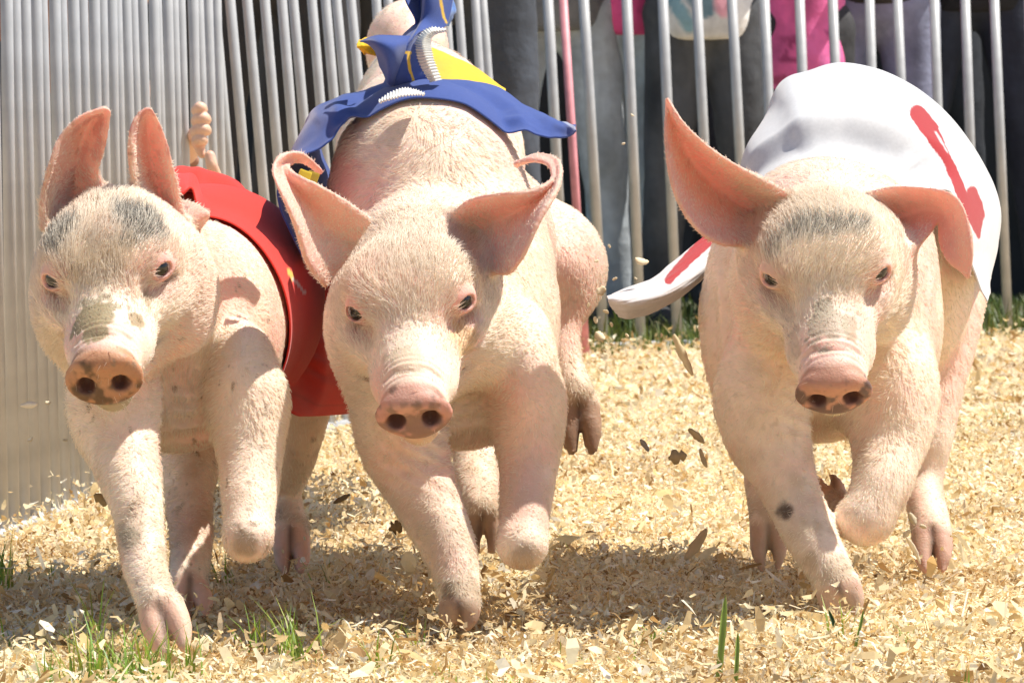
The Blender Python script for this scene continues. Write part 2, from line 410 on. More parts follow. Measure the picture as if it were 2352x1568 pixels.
for a in ((190, 1545, 35, 30, .040), (260, 1540, 45, 46, .050), (350, 1530, 40, 40, .042), (130, 1560, 30, 20, .03), (420, 1510, 25, 14, .035),
          (15, 1330, 14, 12, .055), (60, 1300, 16, 5, .03), (120, 1300, 16, 5, .026), (220, 1450, 10, 7, .05), (30, 1450, 10, 4, .035),
          (680, 1480, 26, 26, .050), (600, 1450, 24, 12, .035), (850, 1500, 20, 7, .03), (880, 1520, 24, 7, .03), (1030, 1545, 20, 5, .022),
          (1310, 1500, 14, 8, .022), (1455, 1480, 10, 5, .02), (1490, 1440, 16, 8, .016), (1150, 1560, 20, 6, .02),
          (1930, 1450, 12, 5, .03), (2080, 1460, 14, 5, .022), (1850, 1520, 18, 5, .018), (2200, 1555, 20, 5, .02), (1300, 1240, 14, 6, .022), (1440, 1150, 16, 8, .02),
          (740, 1330, 18, 6, .03), (520, 1310, 18, 5, .03), (2310, 950, 18, 8, .04), (1620, 1330, 30, 5, .012), (940, 1440, 18, 5, .03)):
    tuft(*a)
nb = 6500; bx = rng.uniform(-.75, 3.2, nb); by = fence_y(bx) + rng.normal(.12, .22, nb)
r = np.stack([bx, by, gheight(bx, by) - .004], -1); add_blades(r, rng.uniform(.02, .085, nb) * (1 + .8 * sstep(.5, .8, fbm(r, 3.))), np.full(nb, .006), .5, (.09, .14, .03))
nb = 26000; bx = rng.uniform(-3, 4.6, nb); by = rng.uniform(13, 18.5, nb); k = by > fence_y(bx); bx, by = bx[k], by[k]; nb = len(bx)
r = np.stack([bx, by, gheight(bx, by) - .004], -1); add_blades(r, rng.uniform(.02, .06, nb), np.full(nb, .008), .5, (.07, .11, .03))
nb = 500; bx = rng.uniform(-.66, -.42, nb); by = rng.uniform(7, 8.6, nb); r = np.stack([bx, by, gheight(bx, by) - .004], -1); add_blades(r, rng.uniform(.01, .04, nb), np.full(nb, .004), .5)
mesh_obj('grass', np.concatenate(gV), np.concatenate(gF), M['grass'], cols=np.concatenate(gC), kind='stuff')

# ------------------------------------------------------------------ pigs
BASE = np.array([[1, 0, 0], [0, -1, 0], [0, 0, 1.0]]).T      # local x, forward, up as columns (forward is towards the camera)
def rotx(a): c, s = math.cos(a), math.sin(a); return np.array([[1, 0, 0], [0, c, -s], [0, s, c]])
def roty(a): c, s = math.cos(a), math.sin(a); return np.array([[c, 0, s], [0, 1, 0], [-s, 0, c]])
def rotz(a): c, s = math.cos(a), math.sin(a); return np.array([[c, -s, 0], [s, c, 0], [0, 0, 1]])
EYE = np.array([.0515, .072, .040]); DISC = np.array([0, .206, .002])
def project(p):
    v = p - CAMP; d = v @ FW; return np.array([1176 + FPX * (v @ RT) / d, 784 - FPX * (v @ UP) / d])
def head_pose(disc, d, eyeL, eyeR, prior=(0, 35, 0, 1.0)):
    tgt = np.concatenate([eyeL, eyeR]); pr = np.array([math.radians(prior[0]), math.radians(prior[1]), math.radians(prior[2]), prior[3]])
    x = pr.copy(); D0 = P(disc[0], disc[1], d)
    def pose(x):
        R = rotz(x[0]) @ roty(x[2]) @ rotx(x[1]) @ BASE
        return R, D0 - R @ (DISC * x[3])
    def res(x):
        R, c = pose(x); o = []
        for sx in (-1, 1): o.append(project(c + R @ (EYE * (sx, 1, 1) * x[3])))
        return np.concatenate([np.concatenate(o) - tgt, (x - pr) * (60, 60, 40, 250)])
    for _ in range(30):
        r = res(x); J = np.stack([(res(x + np.eye(4)[i] * 1e-4) - r) / 1e-4 for i in range(4)], 1)
        x = x - np.linalg.lstsq(J, r, rcond=None)[0] * .7
    R, c = pose(x); print('HEAD', np.degrees(x[:3]).round(1), x[3].round(3), res(x)[:4].round(0))
    return R, c, x[3]

def px_chain(L): return [tuple(P(a, b, d)) + (W(r, d),) for a, b, d, r in L]

def hoof(F_, a, b, r, side=None, spread=.55):
    """cloven hoof from a (pastern end) to b (tip)"""
    a = np.array(a); b = np.array(b); ax = b - a; L = np.linalg.norm(ax); ax /= L
    side = np.array(side if side is not None else (1, 0, 0.)); side = side - ax * (side @ ax); side /= np.linalg.norm(side)
    for s in (-1, 1):
        p0 = a + side * s * r * .42; p1 = a + ax * L * .55 + side * s * r * spread; p2 = b + side * s * r * (spread * .82)
        F_.chain([tuple(p0) + (r * .66,), tuple(p1) + (r * .52,), tuple(p2) + (r * .27,)], k=.003, n=3)
    back = np.cross(ax, side)
    return [p0, b]

def make_pig(name, label, spec):
    R, c, s = head_pose(**spec['head'])
    def H(x, f, u): return c + R @ (np.array([x, f, u]) * s)
    chains = [(px_chain(L), k) for L, k in spec['chains']]
    balls = [(P(*q[:3]), np.array(q[3:6]), q[6] if len(q) > 6 else .030) for q in spec['balls']]
    ears = [loft(rows, 34, 44) for rows in spec['ears']]
    pts = [H(.05, .245, .04), H(-.05, .245, -.05), H(.05, .235, -.05), H(-.05, .235, .05), H(.1, 0, .1), H(-.1, 0, -.1), H(-.1, 0, .1), H(.1, 0, -.1)]
    hd = np.array(pts + [q for e in ears for q in (e.reshape(-1, 3).min(0), e.reshape(-1, 3).max(0))])
    flo, fhi = hd.min(0) - .012, hd.max(0) + .012
    al = [q for C, _ in chains for q in ([p[0] - p[3] for p in C], [p[0] + p[3] for p in C])]
    lo, hi = flo.copy(), fhi.copy()
    for C, _ in chains:
        A = np.array(C); lo = np.minimum(lo, (A[:, :3] - A[:, 3:]).min(0) - .03); hi = np.maximum(hi, (A[:, :3] + A[:, 3:]).max(0) + .03)
    for q, r, _ in balls: lo = np.minimum(lo, q - r - .03); hi = np.maximum(hi, q + r + .03)
    fine = spec.get('fine', .0021)
    fl = Field(axis(lo[0], hi[0], flo[0], fhi[0], fine, .0045), axis(lo[1], hi[1], flo[1], fhi[1], fine * 1.05, .008), axis(lo[2], hi[2], flo[2], fhi[2], fine, .0042))
    for q, r, k in balls: fl.ell(q, r * .93, k=k)
    for C, k in chains: fl.chain(C, k=k)
    # head
    Q = R
    fl.ell(H(0, .0, spec.get('cran', .066) - .070), np.array([.076, .086, .070]) * s, Q, k=.045)
    fl.ell(H(0, .045, .030), np.array([.060, .060, .040]) * s, Q, k=.03)
    for sx in (-1, 1):
        fl.ell(H(sx * .053, -.002, -.036), np.array([.042, .072, .058]) * s, Q, k=.030)
        fl.ell(H(sx * .034, .050, .054), np.array([.024, .030, .014]) * s, Q, k=.03)       # brow
        fl.ell(H(sx * .047, .060, .000), np.array([.022, .034, .018]) * s, Q, k=.02)       # cheek bone
    hc = lambda L: [tuple(H(*q[:3])) + (q[3] * s,) for q in L]
    fl.chain(hc([(0, .04, .008, .056), (0, .10, .006, .044), (0, .15, .005, .037), (0, .19, .003, .0335)]), k=.03)
    fl.chain(hc([(0, -.01, -.055, .055), (0, .07, -.040, .040), (0, .125, -.038, .026), (0, .172, -.037, .0185)]), k=.025)
    for sx in (-1, 1):
        fl.ell(H(sx * .026, .135, -.004), np.array([.018, .036, .020]) * s, Q, k=.012)     # upper lip flank
        fl.chain(hc([(sx * .030, .180, -.020, .0016), (sx * .042, .130, -.026, .0024), (sx * .052, .080, -.028, .0022)]), k=.003, op='sub')
        fl.ell(H(sx * .049, .098, .030), np.array([.013, .016, .013]) * s, Q, k=.016, op='sub')   # hollow before the eye
        fl.ell(H(sx * .058, .070, .024), np.array([.012, .012, .006]) * s, Q, k=.010, op='sub')
        fl.ell(H(sx * .0500, .0690, .040), np.array([.0155, .0155, .0135]) * s, Q, k=.008)
    fl.chain(hc([(-.028, .178, .024, .0022), (-.018, .180, .033, .0026), (0, .182, .036, .0028), (.018, .180, .033, .0026), (.028, .178, .024, .0022)]), k=.004, op='sub')  # crease above the disc
    dz = spec.get('discz', .027); fl.ell(H(*DISC), np.array([.0385, .0105, dz]) * s, Q, k=.004)
    fl.ell(H(0, .210, dz - .008), np.array([.026, .009, .0085]) * s, Q, k=.006)                # upper rim
    fl.ell(H(0, .2235, -.004), np.array([.029, .0090, .020]) * s, Q, k=.006, op='sub')    # shallow face
    for sx in (-1, 1):
        fl.ell(H(sx * .0165, .217, .000), np.array([.0088, .020, .0100]) * s, Q, k=.003, op='sub')
        fl.ell(H(sx * .0245, .219, -.003), np.array([.0085, .011, .0052]) * s, Q, k=.003, op='sub')
    fl.ell(H(0, .192, -.0310), np.array([.024, .018, .0032]) * s, Q, k=.003, op='sub')     # mouth
    # ears
    for e, th in zip(ears, spec.get('ear_th', [None] * 9)):
        nu, nv = e.shape[:2]; t = np.linspace(0, 1, nv)[None, :] * np.ones((nu, 1)); ew = np.abs(np.linspace(-1, 1, nu))[:, None] * np.ones((1, nv))
        tt = .0052 - .0022 * t - .0010 * ew ** 2
        e2 = crm(np.swapaxes(crm(e, 58), 0, 1), 84); nu2, nv2 = 84, 58
        ti, tj = np.meshgrid(np.linspace(0, 1, 84), np.linspace(-1, 1, 58), indexing='ij')
        t2 = .0044 - .0016 * ti - .0009 * np.abs(tj) ** 2
        fl.sheet(e2.reshape(-1, 3), t2.ravel(), k=.014)
    for a, b_, r, side in spec['hooves']:
        hoof(fl, P(*a), P(*b_), W(r, a[2]), side)
    # eye openings last
    eyes = []
    for sx in (-1, 1):
        n = np.array([sx * .60, .80, .10]); n /= np.linalg.norm(n); up = np.array([0, 0, 1.0]); t = np.cross(n, up); t /= np.linalg.norm(t); up = np.cross(t, n)
        Rl = R @ np.stack([t, n, up], 1)
        ce = H(sx * .0500, .0690, .040); fl.ell(ce + R @ n * .0115 * s, np.array([.0102, .012, .0066]) * s, Rl, k=.0015, op='sub')
        eyes.append((ce, R @ n, R @ up, .0128 * s, sx))
    V, Fq = fl.mesh(); Nn = vnormals(V, Fq)
    # small relief: folds and muscle unevenness
    V = V + Nn * ((fbm(V, 16., 2) - .5) * .0035 + (fbm(V, 60., 2) - .5) * .0012)[:, None]
    L = (V - c) @ R / s                                           # head-local coordinates
    wr_ = sstep(.150, .168, L[:, 1]) * sstep(.196, .188, L[:, 1]) * sstep(.010, .022, L[:, 2]) * (np.linalg.norm(L - (0, .17, 0), axis=1) < .06)
    V = V + Nn * (wr_ * .00055 * np.sin(L[:, 1] * 2 * math.pi / .0075 + 2.5 * vnoise(L, 60.)))[:, None]
    cw = np.exp(-((np.abs(L[:, 0]) - .036) / .012) ** 2 - ((L[:, 1] - .10) / .04) ** 2 - ((L[:, 2] - .002) / .02) ** 2); V = V + Nn * (cw * .0012 * np.sin((L[:, 2] + L[:, 1] * .6) * 2 * math.pi / .011))[:, None]
    for (a_, rad_, dr_, wl_, am_) in spec.get('folds', []):
        q = V - P(*a_); dr_ = np.array(dr_, float); dr_ /= np.linalg.norm(dr_)
        V = V + Nn * (am_ * np.sin(2 * math.pi * (q @ dr_) / wl_ + 3 * vnoise(V, 25.)) * np.exp(-(np.linalg.norm(q, axis=1) / rad_) ** 2))[:, None]
    inhead = sstep(.16, .12, np.linalg.norm(L - (0, .06, 0), axis=1))
    n1 = fbm(V, 14.); n2 = fbm(V, 45.); n3 = fbm(V, 130., 2)
    # skin colour (albedo)
    colr = mixc(np.tile([.87, .70, .56], (len(V), 1)), (.86, .55, .455), sstep(.42, .74, n1))
    colr = mixc(colr, (.72, .52, .38), sstep(.58, .80, n2) * .45)
    for sx in (-1, 1):
        de = np.linalg.norm((L - (sx * .052, .078, .038)) / (1.3, 1, 1.1), axis=1); colr = mixc(colr, (.70, .36, .31), sstep(.032, .012, de) * .8)
        du_ = np.linalg.norm((L - (sx * .054, .074, .022)) / (1, 1.2, 1), axis=1) + (n2 - .5) * .012; colr = mixc(colr, (.46, .31, .29), sstep(.020, .010, du_) * (.40 if sx < 0 else .15))  # shadow under the eyes put into the skin colour, heavier at screen left
    dd = np.sqrt((L[:, 0] / .040) ** 2 + ((L[:, 2] - .002) / .031) ** 2)
    disc = sstep(.192, .199, L[:, 1]) * sstep(1.15, 1.0, dd)
    dcol = np.array(spec.get('disc', (.66, .34, .26)))
    colr = mixc(colr, dcol, disc * .95)
    colr = mixc(colr, (.76, .46, .38), sstep(.13, .19, L[:, 1]) * sstep(.02, .035, L[:, 2]) * (1 - disc) * .6)
    nring = np.exp(-((np.linalg.norm((L - (.0175, .205, 0)) * (L[:, :1] > 0), axis=1) * (L[:, 0] > 0) + np.linalg.norm((L - (-.0175, .205, 0)) * (L[:, :1] <= 0), axis=1) * (L[:, 0] <= 0)) / .016) ** 2)
    dirt = disc * sstep(.44, .58, n3 * .45 + n2 * .55 - .14 * (L[:, 2] / .03) + .16 * nring - .03) ; colr = mixc(colr, np.array(spec.get('dirtc', (.22, .12, .07))), dirt * spec.get('dirt', .5))
    for sx in (-1, 1):
        dm = np.abs(L[:, 2] + .024 + .05 * np.clip(.18 - L[:, 1], 0, .1)) / .004 + np.maximum(.09 - L[:, 1], 0) * 80; colr = mixc(colr, (.30, .16, .10), sstep(1.2, .3, dm) * (np.abs(L[:, 0]) > .024) * (L[:, 1] > .07) * (L[:, 1] < .19) * (np.abs(L[:, 0]) < .062) * .55)
    nos = np.minimum(np.linalg.norm((L - (.0175, .205, 0)) / (1.1, 2.2, 1.1), axis=1), np.linalg.norm((L - (-.0175, .205, 0)) / (1.1, 2.2, 1.1), axis=1))
    colr = mixc(colr, (.12, .05, .04), sstep(.0115, .008, nos) * .85)
    chin = sstep(.14, .17, L[:, 1]) * sstep(-.018, -.03, L[:, 2]) * sstep(.052, .04, np.linalg.norm(L - (0, .165, -.025), axis=1)); colr = mixc(colr, np.array(spec.get('chin', (.42, .34, .2))), chin * .7)
    thin = np.zeros(len(V))
    for e in ears:                                                # ears: pinker, thin skin
        ee = e.reshape(-1, 3); a = .25 * sum(near_cloud(V + o_, ee, .007) for o_ in ((0, 0, 0), (.003, 0, .003), (-.003, .003, 0), (0, -.003, -.003))); colr = mixc(colr, (.82, .47, .40), a * spec.get('earpink', .7)); thin = np.maximum(thin, a); inhead = np.maximum(inhead, a)
        if spec.get('earmud'): colr = mixc(colr, (.45, .22, .2), a * sstep(.58, .68, n2) * .6)
    furc_grey = np.zeros(len(V)); mud = disc * .6 + dirt * .3
    for (hx, hf, hu, rr, cc, amt, kind) in spec.get('patches', []):
        q = (L - (hx, hf, hu)) / np.array(rr); dq = np.linalg.norm(q, axis=1) + (n2 - .5) * 1.3 + (n3 - .5) * 1.1
        w = sstep(1.05, .8, dq) * amt; colr = mixc(colr, cc, w)
        if kind == 'fur': furc_grey = np.maximum(furc_grey, w)
        else: mud = np.maximum(mud, w)
    sp = vnoise(V, 210.) * .6 + vnoise(V, 90.) * .4; colr = mixc(colr, (.30, .20, .13), sstep(.74, .80, sp) * spec.get('speck', .25))
    for (a, rr, cc, amt) in spec.get('spots', []):
        q = (V - P(*a)); q = q - (q @ FW)[:, None] * FW * .8; dq = np.linalg.norm(q, axis=1) / rr + (n2 - .5) * .7 + (n3 - .5) * .4; w = sstep(1.15, .65, dq) * amt * (Nn @ FW < .3); colr = mixc(colr, cc, w); mud = np.maximum(mud, w)
    for a, b_, r, side in spec['hooves']:
        A, B = P(*a), P(*b_); ax = (B - A) / np.linalg.norm(B - A); t = (V - A) @ ax; rad = np.linalg.norm(V - A - t[:, None] * ax, axis=1); rr = W(r, a[2])
        m = sstep(-.006, .008, t) * (rad < rr * 2.2) * (t < np.linalg.norm(B - A) * 1.6)
        sd = np.array(side if side is not None else (1, 0, 0.)); gap = np.exp(-(((V - A) @ (sd / np.linalg.norm(sd))) / .004) ** 2)
        colr = mixc(colr, spec.get('hoofc', (.60, .36, .26)), m * .9); colr = mixc(colr, (.12, .07, .05), m * gap * .85)
        m2 = sstep(-.045, -.005, t) * sstep(.004, -.004, t) * (rad < rr * 2); colr = mixc(colr, (.45, .34, .22), m2 * sstep(.35, .6, n2) * .7)
    low = sstep(.22, .05, V[:, 2]) * sstep(.44, .62, n1 * .6 + n2 * .4) * (1 - mud); colr = mixc(colr, (.46, .35, .235), low * .62); mud = np.maximum(mud, low * .6)
    wd_ = sstep(.52, .70, fbm(V + 31., 11.)) * (1 - mud); colr = mixc(colr, (.66, .55, .42), wd_ * .40); mud = np.maximum(mud, wd_ * .25)
    root = empty(name, (float(c[0]), float(c[1] + .25), 0), label, 'pig')
    body = mesh_obj('body', V, Fq, M['skin'], cols=np.concatenate([np.clip(colr, .01, 1), thin[:, None] * spec.get('thin', .34)], 1), parent=root)
    # eyes
    for ce, n, up, r, sx in eyes:
        th, ph = np.meshgrid(np.linspace(0, math.pi, 25), np.linspace(0, 2 * math.pi, 33), indexing='ij')
        t = np.cross(n, up); q = (np.cos(th)[..., None] * n + np.sin(th)[..., None] * (np.cos(ph)[..., None] * t + np.sin(ph)[..., None] * up))
        g = R @ np.array([sx * .12, 1.0, .15]); g = g / np.linalg.norm(g); gaze = n * .55 + g * .45; gaze /= np.linalg.norm(gaze)
        ang = np.arccos(np.clip(q.reshape(-1, 3) @ gaze, -1, 1))
        ec = mixc(np.tile([.50, .38, .33], (ang.size, 1)), (.030, .016, .010), sstep(.80, .72, ang)); ec = mixc(ec, (.006, .005, .005), sstep(.46, .38, ang))
        mesh_obj('eye', (ce + q.reshape(-1, 3) * r * (1 + .05 * np.exp(-(ang / .5) ** 2))[:, None]), grid_faces(25, 33), M['eye'], cols=ec, parent=body)
    return dict(root=root, field=fl, V=V, F=Fq, N=Nn, C=colr, L=L, R=R, c=c, s=s, inhead=inhead, grey=furc_grey, mud=mud, thin=thin, ears=ears, H=H, body=body, eyes=eyes, hv=[(P(*a), P(*b_), W(r, a[2])) for a, b_, r, side in spec['hooves']])

def add_fur(pig, n, cover=(), seed=1, furcol=(.96, .90, .765)):
    r_ = np.random.default_rng(seed); V, F = pig['V'], pig['F']; L = pig['L']; R = pig['R']
    A = .5 * np.linalg.norm(np.cross(V[F[:, 2]] - V[F[:, 0]], V[F[:, 3]] - V[F[:, 1]]), axis=1)
    fc = V[F].mean(1); fn = pig['N'][F].mean(1); Lf = L[F].mean(1)
    toward = -(fn @ FW)
    w = A * (.25 + sstep(-.3, .3, toward))
    w *= 1 + 1.6 * sstep(.13, .10, np.linalg.norm(Lf - (0, .03, .03), axis=1))
    w *= 1 - .97 * sstep(.185, .197, Lf[:, 1]) * (np.linalg.norm(Lf - (0, .2, 0), axis=1) < .05)
    dn = np.linalg.norm(Lf - (0, .15, .0), axis=1); w *= 1 - .6 * sstep(.07, .05, dn)
    for ce, nn, up, r, sx in pig['eyes']: w *= sstep(.0145, .019, np.linalg.norm(fc - ce - nn * .009, axis=1))
    for cv in cover:
        w *= 1 - near_cloud(fc, cv.reshape(-1, 3), .012, .004)
    for A_, B_, r__ in pig['hv']:
        ax = (B_ - A_) / np.linalg.norm(B_ - A_); t_ = (fc - A_) @ ax; w *= 1 - sstep(-.004, .006, t_) * (np.linalg.norm(fc - A_ - t_[:, None] * ax, axis=1) < r__ * 2.2) * (t_ < .08)
    w /= w.sum(); fi = r_.choice(len(F), n, p=w); uv = r_.random((n, 2))
    q = F[fi]; a, b = uv[:, :1], uv[:, 1:]
    def bl(X): return (X[q[:, 0]] * (1 - a) + X[q[:, 1]] * a) * (1 - b) + (X[q[:, 3]] * (1 - a) + X[q[:, 2]] * a) * b
    p = bl(V); nn = bl(pig['N']); nn /= np.linalg.norm(nn, axis=1, keepdims=True); l = bl(L); cc = bl(pig['C']); ih = bl(pig['inhead'][:, None])[:, 0]; gr = bl(pig['grey'][:, None])[:, 0]; md = bl(pig['mud'][:, None])[:, 0]
    hf = np.stack([l[:, 0] * 5.0, -np.ones(n) * .9, np.where(l[:, 2] > 0, .25, -.5)], 1) @ R.T
    bf = np.stack([np.zeros(n), np.ones(n) * 1.0, -np.ones(n) * .9], 1)
    flow = hf * ih[:, None] + bf * (1 - ih[:, None]); flow += (np.stack([fbm(p, 22., 2), fbm(p + 9, 22., 2), fbm(p + 17, 22., 2)], 1) - .5) * 1.6 + r_.normal(0, .22, (n, 3))
    tn = flow - nn * (flow * nn).sum(1)[:, None]; tn /= np.linalg.norm(tn, axis=1, keepdims=True) + 1e-9
    fore = sstep(.075, .04, np.linalg.norm((l - (0, .04, .06)) / (1, 1.2, 1), axis=1)); snout = sstep(.09, .16, l[:, 1]) * ih
    ear = np.zeros(n)
    leg = sstep(.22, .12, p[:, 2]) * (1 - ih); ln = (.0085 + .0085 * fore - .0045 * snout - .003 * leg) * r_.uniform(.6, 1.35, n); ln *= 1 - .45 * bl(pig['thin'][:, None])[:, 0]; ln *= np.where((l[:, 2] > .09) | (np.abs(l[:, 0]) > .085), .7, 1)
    lift = (.30 + .25 * fore)[:, None]
    d0 = tn + nn * lift * 1.6; d0 /= np.linalg.norm(d0, axis=1, keepdims=True); d1 = tn + nn * lift * .5; d1 /= np.linalg.norm(d1, axis=1, keepdims=True)
    p0 = p - nn * .0006; p1 = p0 + d0 * ln[:, None] * .5; p2 = p1 + d1 * ln[:, None] * .5
    pos = np.stack([p0, p1, p2], 1).reshape(-1, 3).astype(np.float32)
    rad = np.tile(np.array([.00026, .00022, .00005], np.float32), n) * np.repeat(r_.uniform(.8, 1.35, n), 3).astype(np.float32)
    hc = pig['root']
    cu = bpy.data.hair_curves.new('fur'); cu.add_curves([3] * n)
    cu.attributes['position'].data.foreach_set('vector', pos.ravel())
    ra = cu.attributes.get('radius') or cu.attributes.new('radius', 'FLOAT', 'POINT'); ra.data.foreach_set('value', rad)
    fcx = np.tile(np.array(furcol), (n, 1)) * r_.uniform(.82, 1.06, (n, 1)); fcx = fcx * .70 + cc * .30
    fcx = fcx * (1 - md[:, None] * .85) + cc * md[:, None] * .85
    fcx = mixc(fcx, (.10, .095, .09), gr * (r_.random(n) < .55))
    ca = cu.attributes.new('col', 'FLOAT_COLOR', 'CURVE'); c4 = np.ones((n, 4), np.float32); c4[:, :3] = np.clip(fcx, 0, 1); ca.data.foreach_set('color', c4.ravel())
    cu.materials.append(M['fur'])
    o = bpy.data.objects.new('fur', cu); link(o, parent=pig['root']); return o

def cloth(name, rows, nu, nv, fields, parent, color, colfn=None, thick=.0016, wr=.0015, wscale=(25, 8), label=None, gap=.006, seam=True, ribs=None, hug=0, hugr=.035, folds=0):
    S = loft(rows, nu, nv)
    u, v = np.meshgrid(np.linspace(0, 1, nu), np.linspace(0, 1, nv), indexing='ij')
    Nn = grid_normals(S); p = S.reshape(-1, 3)
    dsp = (fbm(np.stack([u * wscale[0], v * wscale[1], u * 0], -1), 1.0, 3) - .5) * wr * 4
    if folds:      # gathers that fan out from the tied side
        a_ = (v - .05) * 1.0; dsp = dsp + .0042 * np.sin((v * 40 + u * 9) ) * sstep(.50, .12, v) * sstep(0, .25, u) + .0022 * np.sin(v * 16 - u * 12 + 2 * vnoise(np.stack([u * 3, v * 3, u * 0], -1), 1.)) * sstep(.62, .4, v)
    S = S + Nn * dsp[..., None]
    for f in fields:
        q = S.reshape(-1, 3).copy()
        for _ in range(4):
            d = f.sample(q); inside = np.all([(q[:, i] > f.ax[i][1]) & (q[:, i] < f.ax[i][-2]) for i in range(3)], 0)
            m = (d < gap) & inside
            if not m.any(): break
            q[m] += f.grad(q[m]) * np.clip(gap - d[m], 0, .02)[:, None]
        S = q.reshape(nu, nv, 3)
    if hug:
        q = S.reshape(-1, 3).copy(); f = fields[0]; d = f.sample(q); w = sstep(hug, hug * .5, u.ravel()) * sstep(hugr * 1.3, hugr * .7, d) * (d > gap) * (sstep(.72, .62, v.ravel()) if folds else sstep(.12, .26, v.ravel()))
        for _ in range(6):
            d = f.sample(q); q -= f.grad(q) * (np.clip(d - gap, 0, .02) * w * .7)[:, None]
        S = q.reshape(nu, nv, 3)
    for _ in range(4):
        S[1:-1, 1:-1] = S[1:-1, 1:-1] * .4 + .15 * (S[:-2, 1:-1] + S[2:, 1:-1] + S[1:-1, :-2] + S[1:-1, 2:])
    Nn = grid_normals(S)
    if ribs: S = S + Nn * (np.abs(np.sin(v * math.pi * ribs)) * .0018)[..., None]
    cols = np.tile(np.array(color, float), (nu * nv, 1))
    if colfn is not None:
        q = S.reshape(-1, 3); pr = np.stack([1176 + FPX * ((q - CAMP) @ RT) / ((q - CAMP) @ FW), 784 - FPX * ((q - CAMP) @ UP) / ((q - CAMP) @ FW)], 1)
        cols = colfn(cols, pr, u.ravel(), v.ravel(), q)
    # two skins and a rim so the cloth has thickness
    A = (S + Nn * thick / 2).reshape(-1, 3); B = (S - Nn * thick / 2).reshape(-1, 3); n = len(A)
    f1 = grid_faces(nu, nv); f2 = grid_faces(nu, nv, n)[:, ::-1]
    I = np.arange(n).reshape(nu, nv); ring = np.concatenate([I[0, :], I[1:, -1], I[-1, -2::-1], I[-2:0:-1, 0]]); nx = np.roll(ring, -1)
    f3 = np.stack([ring, nx, nx + n, ring + n], 1)
    o = mesh_obj(name, np.concatenate([A, B]), np.concatenate([f1, f2, f3]), M['cloth'], cols=np.concatenate([cols, cols if colfn is None else (colfn.back if hasattr(colfn, 'back') else cols)]), parent=parent)
    if label: o['label'] = label
    return o, S
def g2(px, py, up=0): return dist_of(py) - up
